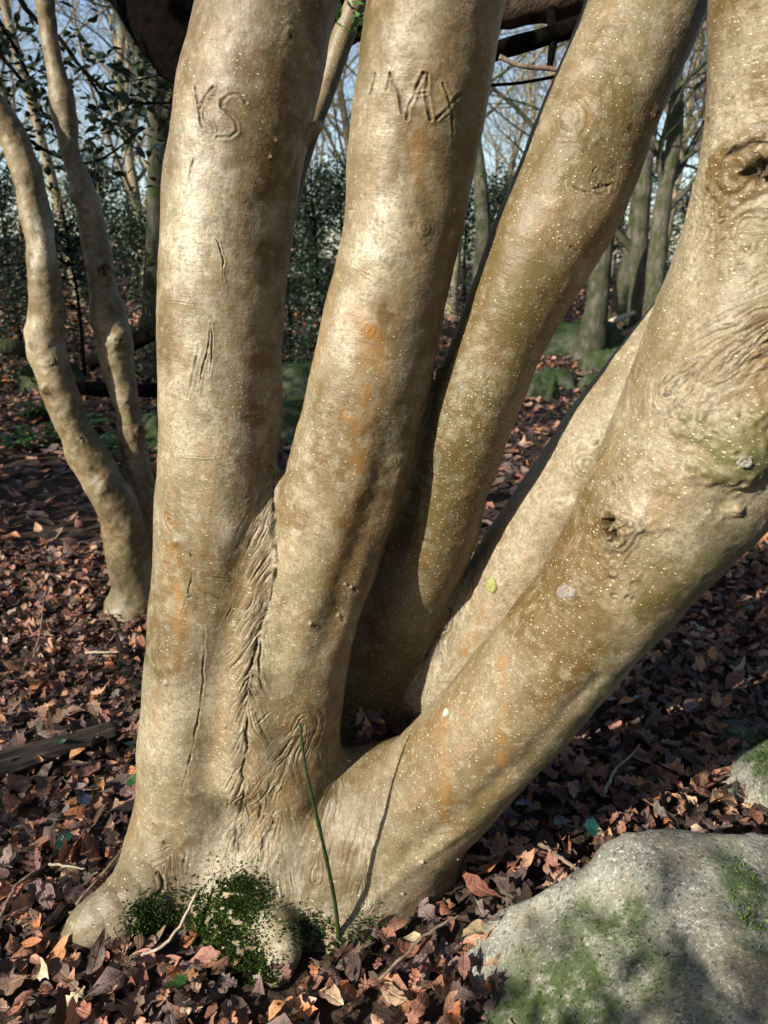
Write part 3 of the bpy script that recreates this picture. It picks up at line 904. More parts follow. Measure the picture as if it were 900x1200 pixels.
for x, y in ((415, 692), (402, 727), (366, 735), (268, 855)):
    crack(L(x, y, x + 5, y + 3), 0.0018, -0.003)
# left edge dents, horizontal creases
for pts in (L(195, 352, 225, 356), L(210, 535, 250, 536), L(300, 560, 325, 556), L(400, 300, 440, 330), L(565, 100, 600, 118), L(588, 175, 640, 182), L(360, 240, 420, 246), L(290, 487, 330, 480)):
    crack(pts, 0.0011, -0.0012, 0.35)
# rust runs, brown stain bands deepened on the shaded sides, pale faces, algae
ST = lambda pts, w, amp=1.0, attr='stain': F.append(Feat(pts, w, 0.0, attr, amp))
ST(L(201, 640, 208, 690, 212, 730, 205, 780), 0.013); ST(L(232, 560, 236, 640), 0.010, .25)
ST(L(415, 365, 432, 385, 437, 400), 0.020, 1.0); ST(L(440, 400, 432, 450, 428, 490), 0.016, .95); ST(L(405, 485, 420, 492), 0.012, .8); ST(L(428, 490, 420, 560, 405, 640, 395, 690), 0.022, .55)
ST(L(490, 150, 490, 210), 0.010, .55); ST(L(575, 90, 600, 130), 0.012, .3); ST(L(685, 110, 690, 150), 0.008, .6)
ST(L(588, 775, 592, 830, 588, 900), 0.010, .95); ST(L(516, 860, 522, 920, 520, 965), 0.012, .8); ST(L(562, 715, 556, 745, 545, 765), 0.012, .8); ST(L(640, 770, 640, 850), 0.01, .25)
ST(L(330, 700, 325, 760), 0.012, .5, 'brown')
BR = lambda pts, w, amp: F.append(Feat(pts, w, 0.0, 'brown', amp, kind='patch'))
BR(L(375, 20, 352, 150, 335, 260, 322, 360, 316, 470, 315, 540), 0.030, 1.0); BR(L(575, 60, 555, 170, 525, 300, 505, 400, 490, 470), 0.032, 1.0); BR(L(800, 60, 765, 160, 735, 230, 690, 300, 640, 400, 600, 480, 560, 580), .03, .9)  # real stain, made stronger along right edges to darken the shaded sides
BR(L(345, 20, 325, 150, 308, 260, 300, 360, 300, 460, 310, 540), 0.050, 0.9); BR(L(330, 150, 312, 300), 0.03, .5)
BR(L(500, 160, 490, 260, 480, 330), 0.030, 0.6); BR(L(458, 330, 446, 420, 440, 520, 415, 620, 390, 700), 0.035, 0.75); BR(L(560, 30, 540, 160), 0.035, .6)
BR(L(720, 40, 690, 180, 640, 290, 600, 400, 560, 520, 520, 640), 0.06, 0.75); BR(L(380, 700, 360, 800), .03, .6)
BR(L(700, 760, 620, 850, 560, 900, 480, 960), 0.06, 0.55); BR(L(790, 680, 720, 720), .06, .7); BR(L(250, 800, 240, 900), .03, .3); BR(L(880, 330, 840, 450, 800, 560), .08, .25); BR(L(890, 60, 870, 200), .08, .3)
PA = lambda pts, w, amp: F.append(Feat(pts, w, 0.0, 'pale', amp, kind='patch'))
PA(L(262, 20, 240, 150, 228, 260, 222, 360, 225, 470), 0.045, 0.9); PA(L(470, 60, 455, 180, 440, 280, 415, 340, 395, 400), 0.040, 0.9); PA(L(375, 480, 350, 560, 345, 620), 0.02, .7)
PA(L(250, 170, 248, 230), .02, .9); PA(L(640, 60, 600, 200), .025, .5); PA(L(770, 420, 690, 520, 610, 640, 560, 720), .05, .4); PA(L(860, 330, 800, 470, 760, 560), .07, .45); PA(L(450, 900, 420, 980), .05, .45); PA(L(240, 1000, 330, 1040), .07, .5); PA(L(110, 1085, 160, 1065), .04, .7); PA(L(330, 1110, 322, 1140), .03, .9); PA(L(860, 60, 850, 160), .03, .5)
AL = lambda pts, w, amp: F.append(Feat(pts, w, 0.0, 'algae', amp, kind='patch'))
AL(L(430, 20, 425, 60, 428, 90), .014, .7); AL(L(245, 150, 250, 158), .008, .8); AL(L(320, 600, 318, 680), .012, .8); AL(L(155, 1050, 175, 1075), .035, .8); AL(L(480, 1090, 520, 1060), .05, .9); AL(L(385, 1060, 370, 1100), .04, .8); AL(L(290, 1040, 250, 1100), .05, .9)
AL(L(860, 620, 780, 700, 700, 780), .05, .55); AL(L(800, 230, 800, 300), .02, .2); AL(L(880, 290, 900, 300), .03, .5); AL(L(560, 960, 640, 880, 760, 760, 880, 620), .03, 1.0); AL(L(810, 20, 780, 110), .03, .6)

def holly_mask(V, n, uv, part, nm, A):
    q = fbm(V * 7 + 3, 3)
    A['lichen'][:] = np.clip(0.55 + 0.9 * fbm(V * 5 + 40, 3), 0, 1)
    A['lent'][:] = np.clip(0.45 + 0.6 * fbm(V * 6 + 80, 3), 0, 1)
    ids = lambda k: [i for i, s in enumerate(nm) if s == k]
    s5 = np.isin(part, ids('stem#5') + ids('trunk')); A['lent'][s5] = np.clip(A['lent'][s5] + 0.25, 0, 1); A['lichen'][s5] *= 0.35
    s3 = np.isin(part, ids('stem#3')); A['lent'][s3] = np.clip(A['lent'][s3] + 0.2, 0, 1)
    A['algae'][:] = np.clip((-n[:, 2] - 0.45) * 1.6, 0, 0.9) * np.clip(0.6 + q, 0, 1) + np.clip(0.10 - V[:, 2], 0, 0.1) * 4 * np.clip(0.5 + q, 0, 1)
    A['brown'][:] = np.clip(0.3 + 0.9 * q, 0, 0.7)
    A['brown'][s3] += 0.40
    A['lent'][:] -= 0.45 * np.clip((V[:, 2] - 0.75) / 0.4, 0, 1) * np.isin(part, ids('stem#1') + ids('stem#2'))
    s4 = np.isin(part, ids('stem#4')); A['brown'][s4] *= 0.5; A['pale'][s4] = np.clip(0.30 + 0.5 * q[s4], 0, 1); A['lent'][s4] -= 0.2
    A['algae'][s3] += np.clip(0.25 + 0.5 * q[s3], 0, 0.4)
    lo5 = np.isin(part, ids('stem#5')); A['brown'][lo5] += 0.15

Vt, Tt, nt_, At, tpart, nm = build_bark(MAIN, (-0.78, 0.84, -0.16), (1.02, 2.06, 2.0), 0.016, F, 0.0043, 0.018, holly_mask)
HB = LAST_BVH
HOLLY_O = np.array([-0.17, 1.36, 0.0])
holly = thing('holly_tree', HOLLY_O, 'pale smooth-barked tree with several thick stems fanning from one mossy base', 'tree')
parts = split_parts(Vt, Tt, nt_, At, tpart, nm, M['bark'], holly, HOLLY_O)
print('holly', len(Vt), len(Tt), nm)
LABELS = {'trunk': 'swollen trunk base with moss and wrinkled seams', 'stem#1': 'upright stem carved with the letters K S', 'stem#2': 'stem carved with the name MAX',
          'stem#3': 'brownish leaning stem behind the carved ones', 'stem#4': 'pale slanting stem half hidden by the thickest one', 'stem#5': 'thickest slanting stem with knots and pale dots'}
STEM = {nm[i]: o for i, o in parts.items()}
for i, o in parts.items(): o['label'] = LABELS[nm[i]]
# ------------------------------------------------------------------ leaves
LEAF = {'oak': ([0, .12, .19, .25, .30, .36, .42, .48, .54, .60, .67, .74, .80, .86, .93, .98, 1.0], [.010, .03, .12, .14, .09, .17, .21, .14, .18, .27, .26, .17, .20, .23, .17, .10, .02]),
        'oval': ([0, .10, .2, .32, .44, .56, .68, .8, .9, 1.0], [.012, .08, .16, .215, .24, .235, .20, .14, .07, .006]),
        'small': ([0, .3, .65, 1.0], [.03, .24, .26, .02]),
        'holly': ([0, .14, .26, .40, .52, .66, .78, .90, 1.0], [.02, .12, .24, .17, .27, .18, .22, .08, .004])}
PAL = np.array([(.150, .070, .043), (.215, .090, .040), (.21, .125, .080), (.036, .023, .018), (.090, .060, .050), (.36, .25, .17), (.090, .047, .032), (.26, .14, .09)])
PALW = np.array([.18, .08, .12, .20, .20, .04, .14, .05])

def leaf_batch(kind, pos, yaw, tilt, roll, size, curl, cup, colr, twist=None, wide=1.0):
    t, w = [np.array(v, float) for v in LEAF[kind]]
    N, m = len(pos), len(t)
    sgn = np.array([-1., 0., 1.])
    x = np.broadcast_to((t - 0.5)[None, :, None], (N, m, 3)).copy()
    y = np.broadcast_to((w[None, :, None] * sgn[None, None, :]), (N, m, 3)).copy() * wide
    y += rng.normal(0, 0.018, y.shape) * (np.abs(sgn) > 0)
    z = curl[:, None, None] * (x ** 2 * 2 - 0.15) + cup[:, None, None] * np.abs(y) * 1.2
    z += rng.normal(0, 0.030, (N, m, 3)) * (np.abs(sgn) > 0) + rng.normal(0, .012, (N, m, 1))
    if twist is not None: z += twist[:, None, None] * x * y * 4
    p = np.stack([x, y, z], -1) * size[:, None, None, None]
    ct, st = np.cos(tilt)[:, None, None], np.sin(tilt)[:, None, None]
    cr, sr = np.cos(roll)[:, None, None], np.sin(roll)[:, None, None]
    cy, sy = np.cos(yaw)[:, None, None], np.sin(yaw)[:, None, None]
    X, Y, Z = p[..., 0], p[..., 1], p[..., 2]
    Y, Z = Y * cr - Z * sr, Y * sr + Z * cr
    X, Z = X * ct - Z * st, X * st + Z * ct
    X, Y = X * cy - Y * sy, X * sy + Y * cy
    V = np.stack([X, Y, Z], -1) + pos[:, None, None, :]
    base = (np.arange(N) * m * 3)[:, None, None]
    r = (np.arange(m - 1) * 3)[None, :, None]; c = np.arange(2)[None, None, :]
    i0 = base + r + c
    Q = np.stack([i0, i0 + 3, i0 + 4, i0 + 1], -1).reshape(-1, 4)
    vein = np.array([1.0, 0.78, 1.0])
    C = np.ones((N, m, 3, 4), np.float32)
    C[..., :3] = colr[:, None, None, :] * vein[None, None, :, None] * rng.uniform(0.85, 1.15, (N, m, 3, 1))
    U = np.stack([x, y, np.broadcast_to(rng.uniform(0, 50, N)[:, None, None], x.shape)], -1).reshape(-1, 3)
    return V.reshape(-1, 3), Q, np.hstack([C.reshape(-1, 4), U])

def merge(bs):
    V, Q, C, n = [], [], [], 0
    for v, q, c in bs:
        V.append(v); Q.append(q + n); C.append(c); n += len(v)
    return np.vstack(V), np.vstack(Q), np.vstack(C)

def dead_cols(N):
    c = PAL[rng.choice(len(PAL), N, p=PALW / PALW.sum())]
    c = c * rng.uniform(1.2, 2.7, (N, 1)) * rng.uniform(0.9, 1.1, (N, 3))
    return c * np.minimum(1, .46 / c.max(1, keepdims=True))

def litter(kind, x, y, zlo, zhi, smin_, smax_):
    N = len(x)
    pos = np.stack([x, y, ground_z(x, y) + rng.uniform(zlo, zhi, N)], -1)
    return leaf_batch(kind, pos, rng.uniform(0, 6.28, N), rng.normal(0, .26, N), rng.normal(0, .28, N), rng.uniform(smin_, smax_, N),
                      rng.normal(0.12, .38, N), rng.normal(0.15, .42, N), dead_cols(N), rng.normal(0, .4, N))

bs = []
for kind, N in (('oak', 4200), ('oval', 4200), ('small', 4000)):
    x = rng.uniform(-1.75, 1.9, N); y = rng.uniform(0.6, 3.3, N)
    bs.append(litter(kind, x, y, 0.004, 0.036, .032, .075) if kind != 'small' else litter(kind, x, y, .01, .045, .02, .05))
N = 15000
y = np.sqrt(rng.uniform(3.1 ** 2, 12.5 ** 2, N)); x = rng.uniform(-1, 1, N) * (0.58 * y + 0.6)
bs.append(litter('small', x, y, 0.004, 0.05, .06, .12))
N = 6000
y = np.sqrt(rng.uniform(12 ** 2, 24 ** 2, N)); x = rng.uniform(-1, 1, N) * (0.58 * y + 0.6)
bs.append(litter('small', x, y, 0.004, 0.06, .12, .22))
V_, Q_, C_ = merge(bs)
tag(obj('leaf_litter', make_mesh('leaf_litter', V_, Q_, True, {'leaf_col': C_}), M['dead_leaf'], ground), 'carpet of smaller brown fallen leaves', None, None, 'stuff')

# the leaves that show largest, one by one
protos = []
for i in range(40):
    k = 'oak' if i % 5 < 3 else 'oval'
    one = lambda a: np.array([float(a)])
    b_ = leaf_batch(k, np.zeros((1, 3)), one(0), one(0), one(0), one(1), one(rng.normal(.18, .4)), one(rng.normal(.2, .45)), dead_cols(1) * 1.05, one(rng.normal(0, .7)))
    me = make_mesh('fallen_leaf', b_[0], b_[1], True, {'leaf_col': b_[2]}); me.materials.append(M['dead_leaf'])
    protos.append(me)
def ray_ground(px, py, z=0.0):
    a, b = (px - 450) / FPX, (600 - py) / FPX
    d = np.array([a, cp + b * sp, -sp + b * cp])
    return np.array([0, 0, CAM_H]) + d * (CAM_H - z) / -d[2]
def tree_hit(px, py):
    d = Vector(P(px, py, 1.0)[0] - np.array([0, 0, CAM_H])).normalized()
    return HB.ray_cast(Vector((0, 0, CAM_H)), d)
def in_boulder(x, y): return y > 955 and x > 560 + (1200 - y) * 0.80 or (x > 835 and y > 850)
placed = []
tries = 0
while len(placed) < 290 and tries < 9000:
    tries += 1
    px, py = rng.uniform(-10, 910), 1210 - 520 * rng.power(1.0) ** 1.5
    py = rng.uniform(690, 1210) if rng.random() < .5 else py
    if in_boulder(px, py) or tree_hit(px, py)[0] is not None: continue
    sep = 24 * (py / 1000) ** 2
    if any(abs(px - q[0]) < sep and abs(py - q[1]) < sep * .7 for q in placed): continue
    placed.append((px, py))
    g = ray_ground(px, py, 0.035)
    o = bpy.data.objects.new('fallen_leaf', protos[rng.integers(40)])
    col.objects.link(o); o.parent = ground
    o.location = (g[0], g[1], float(ground_z(g[0], g[1])) + rng.uniform(.028, .046))
    o.rotation_euler = (rng.normal(0, .28), rng.normal(0, .28), rng.uniform(0, 6.28))
    sc = rng.uniform(.046, .088); o.scale = (sc, sc * rng.uniform(.65, 1.1), sc * rng.uniform(.7, 1.4))

# green holly leaves lying about, each told apart by what it lies beside
GREEN = [(157, 880, .060, (.06, .15, .07), 'pale green holly leaf tucked against the trunk beside the rotten log'), (158, 921, .045, (.04, .12, .03), 'small bright green leaf against the foot of the K S stem'),
         (206, 1163, .052, (.025, .09, .018), 'fresh green leaf in front of the mossy trunk base'), (76, 992, .055, (.012, .05, .03), 'dark green glossy leaf above the pale root toe'),
         (98, 942, .055, (.03, .04, .065), 'bluish leaf lying by the curled grey leaves near the root'), (692, 976, .060, (.012, .055, .05), 'dark teal holly leaf lying by the tip of the big boulder'),
         (655, 972, .050, (.07, .15, .11), 'pale green narrow leaf lying between the trunk and the teal leaf'), (746, 824, .042, (.12, .22, .20), 'pale mint leaf on shaded litter below the thickest stem'),
         (820, 704, .045, (.12, .22, .20), 'long pale mint leaf under the end of the thickest stem'), (878, 717, .035, (.10, .20, .18), 'mint leaf farther out on the open litter past the thick stem'),
         (612, 950, .055, (.03, .04, .07), 'blue-grey leaf in the shade just under the thickest stem'), (74, 876, .030, (.03, .10, .07), 'small teal leaf stuck on the side of the rotten log')]
for px, py, sz, c, lab in GREEN:
    g = ray_ground(px, py, 0.045)
    v, q, cc = leaf_batch('holly' if sz > .05 else 'oval', np.zeros((1, 3)), np.array([rng.uniform(0, 6.28)]), np.array([.25]), np.array([.2]), np.array([sz]), np.array([.3]), np.array([.25]), np.array([c]), np.array([.2]), 1.1)
    o = obj('green_leaf', make_mesh('green_leaf', v, q, True, {'leaf_col': cc}), M['green_leaf'])
    o.location = (g[0], g[1], 0.062)
    tag(o, lab, 'leaf', 'green leaves on the litter')

# dead leaves caught in the hollow between the stems
for i in range(22):
    px, py = rng.uniform(408, 492), rng.uniform(838, 868)
    d = Vector(P(px, py, 1.0)[0] - np.array([0, 0, CAM_H])).normalized()
    h = HB.ray_cast(Vector((0, 0, CAM_H)), d)
    if h[0] is None: continue
    b0 = P(px, 846 + rng.uniform(-8, 14), 1.455)[0]
    o = bpy.data.objects.new('caught_leaf', protos[rng.integers(40)]); col.objects.link(o)
    o.location = (b0[0], rng.uniform(1.42, 1.50), b0[2])
    o.rotation_euler = (rng.normal(0, .5), rng.normal(0, .5), rng.uniform(0, 6.28)); sc = rng.uniform(.035, .06); o.scale = (sc,) * 3
    tag(o, 'dead brown leaf caught in the hollow between the stems', 'leaf', 'dead leaves in the hollow of the tree')

# ------------------------------------------------------------------ moss on the trunk base
low = Tt[(Vt[Tt[:, 0], 2] < .30) & (Vt[Tt[:, 0], 1] < 1.40)]
u_, inv_ = np.unique(low, return_inverse=True)
LOWB = BVHTree.FromPolygons(Vt[u_].tolist(), inv_.reshape(-1, 3).tolist())
def low_hit(px, py):
    d = Vector(P(px, py, 1.0)[0] - np.array([0, 0, CAM_H])).normalized()
    return LOWB.ray_cast(Vector((0, 0, CAM_H)), d)
def moss_tufts(points, normals, length, colr):
    N = len(points)
    P_ = np.asarray(points); n_ = np.asarray(normals)
    n_ = n_ + rng.normal(0, .55, (N, 3)); n_[:, 2] += .15
    n_ /= np.linalg.norm(n_, axis=1, keepdims=True)
    s_ = np.cross(n_, rng.normal(0, 1, (N, 3))); s_ /= np.linalg.norm(s_, axis=1, keepdims=True) + 1e-9
    Ln = rng.uniform(.5, 1.2, N)[:, None] * length
    wd = Ln * .30
    V = np.stack([P_ - s_ * wd - n_ * .001, P_ + s_ * wd - n_ * .001, P_ + n_ * Ln * .6 + s_ * wd * 1.1, P_ + n_ * Ln], 1).reshape(-1, 3)
    i = np.arange(N)[:, None] * 4
    T = np.vstack([i + np.array([[0, 1, 2]]), i + np.array([[0, 2, 3]])])
    c = np.ones((N, 4, 4), np.float32)
    c[..., :3] = (np.array(colr)[None] * rng.uniform(.35, 1.7, (N, 1)) * rng.uniform(.85, 1.15, (N, 3)))[:, None, :]
    return V, T, c.reshape(-1, 4)

def moss_on_tree(spots, n, name, lab, length, colr):
    pts, nor = [], []
    for _ in range(n):
        x, y, rx, ry = spots[rng.integers(len(spots))]
        px, py = x + rng.normal(0, rx), y + rng.normal(0, ry)
        h = low_hit(px, py)
        if h[0] is None or h[0].z < -0.01: continue
        if vnoise(np.array([[h[0].x * 110, h[0].y * 110, h[0].z * 110]]))[0] < -.35: continue
        pts.append(h[0][:]); nor.append(h[1][:])
    v, t, c = moss_tufts(pts, nor, length, colr)
    tag(obj(name, make_mesh(name, v - HOLLY_O, t, False, {'leaf_col': c}), M['moss'], STEM['trunk']), lab, None, None, 'stuff')
moss_on_tree([(258, 1085, 26, 28), (245, 1125, 28, 18), (270, 1135, 20, 18), (285, 1050, 14, 12), (225, 1105, 24, 24), (195, 1085, 20, 14), (290, 1140, 14, 10)], 26000, 'moss', 'dark green moss cushion on the front of the trunk base', .0065, (.05, .082, .018))
moss_on_tree([(432, 1105, 14, 16), (365, 1090, 16, 12), (180, 1075, 16, 14), (400, 1120, 10, 10)], 4500, 'moss', 'small dark moss patch low on the trunk', .006, (.03, .05, .012))

# pruned stubs and the little side stub
def stub(px, py, rx, ry, h, colr, lab, own, rot=0.0):
    hit = tree_hit(px, py)
    if hit[0] is None: return
    n_ = np.array(hit[1]); p0 = np.array(hit[0])
    u = np.cross(n_, [0, 0, 1.]); u /= np.linalg.norm(u); v = np.cross(n_, u)
    cr, sr = math.cos(rot), math.sin(rot); u, v = u * cr + v * sr, v * cr - u * sr
    rings = [(1.12, -.006), (1.08, .4 * h), (.98, .85 * h), (.85, h), (.55, h * .93), (.2, h * .96)]
    V, Q, n = [], [], 28
    for k, (f, z) in enumerate(rings):
        for j in range(n):
            a = 6.2832 * j / n
            w = f * (1 + .07 * math.sin(3 * a + px) + .05 * math.sin(7 * a))
            V.append(p0 + u * math.cos(a) * rx * w + v * math.sin(a) * ry * w + n_ * (z + rng.normal(0, .0004)))
    for k in range(len(rings) - 1):
        for j in range(n):
            Q.append([k * n + j, k * n + (j + 1) % n, (k + 1) * n + (j + 1) % n, (k + 1) * n + j])
    c0 = len(V); V.append(p0 + n_ * h)
    T = [[(len(rings) - 1) * n + j, (len(rings) - 1) * n + (j + 1) % n, c0] for j in range(n)]
    m = mat_simple('cut_wood', [(0.3, tuple(.45 * x for x in colr)), (0.6, colr)], 120, rough=.8, bump=.7, bd=.003)
    o = obj('branch_scar', make_mesh('branch_scar', np.array(V) - HOLLY_O, [np.array(Q), np.array(T)]), m, STEM[own])
    o['label'] = lab
stub(578, 685, .0115, .0155, .009, (.24, .25, .085), 'yellow-green pruned stub on the pale stem', 'stem#4')
stub(527, 836, .0055, .0085, .012, (.46, .45, .30), 'small pale cut stub with a healed ring', 'stem#5')
stub(666, 693, .018, .011, .0095, (.20, .18, .155), 'greyish healed branch scar', 'stem#5', .3)
stub(867, 534, .010, .009, .032, (.22, .205, .185), 'pale broken stub in a dark green knob', 'stem#5')
sb = MB()
a_ = P(355, 160, 1.40)[0]; b_ = P(377, 146, 1.385)[0]
sb.tube(catmull(np.array([[*a_, .018], [*(a_ * .5 + b_ * .5), .013], [*b_, .010]]), 8)[:, :3] - HOLLY_O, [.018, .016, .014, .0125, .0115, .011, .0105, .009], 14, bump=.25)
obj('branch_stub', sb.mesh('branch_stub', True, 'uv'), M['bark'], STEM['stem#1'])

# ------------------------------------------------------------------ upper stems and crown of the holly
up = MB(); ends = []
for i, s_ in enumerate((S1, S2, S3, S4, S5, S5b)):
    k = len(s_.C) - 1
    while s_.C[k][2] > 1.93 and k > 2: k -= 1
    p0, d0, r0 = s_.C[k], s_.T[k], s_.R[k]
    pts = [p0 - d0 * .03]; dirv = d0.copy()
    for j in range(9):
        dirv = dirv + np.array([rng.normal(0, .06), rng.normal(0, .06) + .01, .10]); dirv /= np.linalg.norm(dirv)
        pts.append(pts[-1] + dirv * .36)
    C = catmull(np.array(pts), 30)
    R = np.linspace(r0 * .97, r0 * .35, 30)
    up.tube(C - HOLLY_O, R, 12, bump=.04, seed=i)
    for j in range(14):
        q = C[rng.integers(12, 30)]; e = q + np.array([rng.normal(0, .55), rng.normal(.25, .55), rng.uniform(.0, .7)])
        ends.append((q, e))
        up.tube(catmull(np.array([q, q * .5 + e * .5 + rng.normal(0, .06, 3), e]), 6) - HOLLY_O, np.linspace(.020, .005, 6), 5)
upper = obj('upper_stems', up.mesh('upper_stems', True, 'uv'), M['bark'], holly)

def holly_leaves(N, centers, spread, size, c0=(.018, .040, .012)):
    cen = np.asarray(centers)[rng.integers(len(centers), size=N)]
    pos = cen + rng.normal(0, spread, (N, 3))
    colr = np.array(c0)[None] * rng.uniform(.6, 1.7, (N, 1)) * rng.uniform(.85, 1.15, (N, 3))
    return pos, colr
cen = np.array([q * (1 - t) + e * t for q, e in ends for t in (.5, .75, 1.0)])
cen = cen[cen[:, 2] > 2.75]
ext = np.stack([rng.uniform(-2.4, 2.4, 220), rng.uniform(.1, 4.5, 220), rng.uniform(2.75, 3.9, 220)], -1)  # extra leaf clusters added out of view to block light from the sky
cen = np.vstack([cen, ext[ext[:, 2] > 2.45 + .18 * ext[:, 1]]])
pos, cc = holly_leaves(7000, cen, .16, .06)
N = len(pos)
v, q, c = leaf_batch('small', pos, rng.uniform(0, 6.28, N), rng.normal(0, .6, N), rng.normal(0, .6, N), rng.uniform(.06, .10, N), rng.normal(.1, .2, N), rng.normal(.3, .2, N), cc)
tag(obj('foliage', make_mesh('foliage', v - HOLLY_O, q, True, {'leaf_col': c}), M['green_leaf'], upper), 'unseen evergreen leaves overhead, many added to block sky light', None, None, 'stuff')

# ------------------------------------------------------------------ green twig leaning towards the trunk
tw0 = ray_ground(399, 1106, 0.0); tw1 = P(372, 960, 1.115)[0]; tw2 = P(351, 848, 1.12)[0]
tm = MB(); C = catmull(np.array([tw0 - [0, 0, .03], tw0 * .6 + tw1 * .4 + [.004, 0, 0], tw1, tw1 * .5 + tw2 * .5 - [.004, 0, 0], tw2]), 30)
R = np.linspace(.0042, .0022, 30) * (1 + .25 * (rng.random(30) > .8))
tm.tube(C - tw0, R, 8, bump=.12)
twig = obj('green_twig', tm.mesh('green_twig'), M['green_twig']); twig.location = tw0
tag(twig, 'thin dark green twig leaning up in front of the trunk base', 'twig')

def stick(pts, r0, r1, mat, lab, name='fallen_twig', z=0.05, side=(), group=None):
    C = np.array([ray_ground(x, y, z + dz) for x, y, dz in pts])
    o0 = C.mean(0) * [1, 1, 0]
    C2 = catmull(C, 6 * len(C)); C2 += rng.normal(0, .0009, C2.shape)
    m = MB(); m.tube(C2 - o0, np.linspace(r0, r1, len(C2)), 8, bump=.22)
    for x0, y0, x1, y1 in side:
        a, b = ray_ground(x0, y0, z), ray_ground(x1, y1, z + .02)
        m.tube(catmull(np.array([a, a * .5 + b * .5 + rng.normal(0, .006, 3), b]), 7) - o0, np.linspace(r1 * 1.1, r1 * .5, 7), 6)
    o = obj(name, m.mesh(name), M[mat]); o.location = o0
    tag(o, lab, 'twig', group)
TG = 'dead twigs on the litter'
stick([(632, 988, 0), (660, 1008, .01), (692, 1030, .0)], .005, .004, 'twig', 'straight pale dead stick pointing at the big boulder', group=TG)
stick([(545, 1003, 0), (570, 1006, .01), (585, 998, .01), (612, 988, 0)], .005, .003, 'twig', 'bent grey twig lying close behind the trunk base', group=TG)
stick([(708, 930, 0), (722, 900, .01)], .005, .003, 'pale_twig', 'short upright-lying twig amid orange leaves below the thick stem', side=((722, 900, 750, 872),), group=TG)
stick([(445, 1148, 0), (500, 1095, .04), (540, 1072, .05)], .003, .002, 'twig', 'thin twig arching from the trunk foot over dark litter', group=TG)
stick([(600, 1110, 0), (640, 1050, .01), (662, 1015, .0)], .004, .002, 'twig', 'thin dark twig lying alongside the slope of the boulder', group=TG)
stick([(90, 1060, 0), (140, 1000, .02), (168, 960, .03)], .004, .002, 'twig', 'dark thin twig lying behind the pale root toe', side=((140, 1000, 165, 985),), group=TG)
stick([(58, 1012, 0), (100, 1018, .0)], .003, .002, 'pale_twig', 'short straw-coloured twig near the dark green glossy leaf', group=TG)
stick([(0, 1075, 0), (18, 1040, .02), (42, 1020, .02)], .004, .003, 'twig', 'crooked brown twig in the litter beyond the root toe', group=TG)
stick([(165, 1120, 0), (200, 1100, .02), (232, 1045, .07)], .003, .003, 'pale_twig', 'pale stalk propped on the mossy front of the trunk', group=TG, z=.04)
stick([(205, 1035, .0), (222, 1020, .0)], .002, .002, 'pale_twig', 'tiny pale stalk beside the moss cushion', group=TG) if False else None
stick([(100, 765, 0), (140, 764, 0)], .005, .003, 'pale_twig', 'pale dead stick in front of the two-stemmed tree', group=TG)
stick([(40, 770, 0), (48, 735, .02), (52, 700, .02)], .004, .002, 'twig', 'thin twig in sunlit litter beside the two-stemmed tree', group=TG)
# ------------------------------------------------------------------ rotten log
la, lb = ray_ground(-70, 920, 0.05), ray_ground(150, 848, 0.03)
n_, sd_ = 70, 36
tt = np.linspace(0, 1, n_)
C = la[None] * (1 - tt)[:, None] + lb[None] * tt[:, None]
C[:, 2] = .035 - .02 * tt
rad = .060 * (1 - .35 * tt) * np.where(tt > .9, np.clip((1.02 - tt) / .12, .15, 1), 1)
T_, N_, B_ = frames(C)
th = np.arange(sd_) * 2 * math.pi / sd_
Lc = np.linalg.norm(lb - la)
pp = np.stack(np.broadcast_arrays(tt[:, None] * Lc * 2.2, np.cos(th)[None] * 2.2, np.sin(th)[None] * 2.2), -1).reshape(-1, 3)
rr = rad[:, None] * (1 + .16 * fbm(pp, 4, .6).reshape(n_, sd_) + .07 * vnoise(pp * np.array([1.5, 7, 7])).reshape(n_, sd_))
ring = N_[:, None] * np.cos(th)[None, :, None] + B_[:, None] * np.sin(th)[None, :, None]
v = (C[:, None] + ring * rr[..., None] * np.array([1, 1, .8])).reshape(-1, 3)
i = (np.arange(n_ - 1) * sd_)[:, None]; j = np.arange(sd_)[None]
q = np.stack([i + j, i + (j + 1) % sd_, i + sd_ + (j + 1) % sd_, i + sd_ + j], -1).reshape(-1, 4)
ends_ = [list(range(sd_ - 1, -1, -1)), list(range((n_ - 1) * sd_, n_ * sd_))]
lo_ = la * [1, 1, 0]
ang = math.atan2(lb[1] - la[1], lb[0] - la[0])
ca, sa = math.cos(-ang), math.sin(-ang)
v = v - lo_
v = np.stack([v[:, 0] * ca - v[:, 1] * sa, v[:, 0] * sa + v[:, 1] * ca, v[:, 2]], -1)
log = obj('rotten_log', make_mesh('rotten_log', v, [q, np.array(ends_)]), M['rotten'])
log.location = lo_; log.rotation_euler = (0, 0, ang)
tag(log, 'dark rotten log half sunk in leaves beside the trunk', 'log')

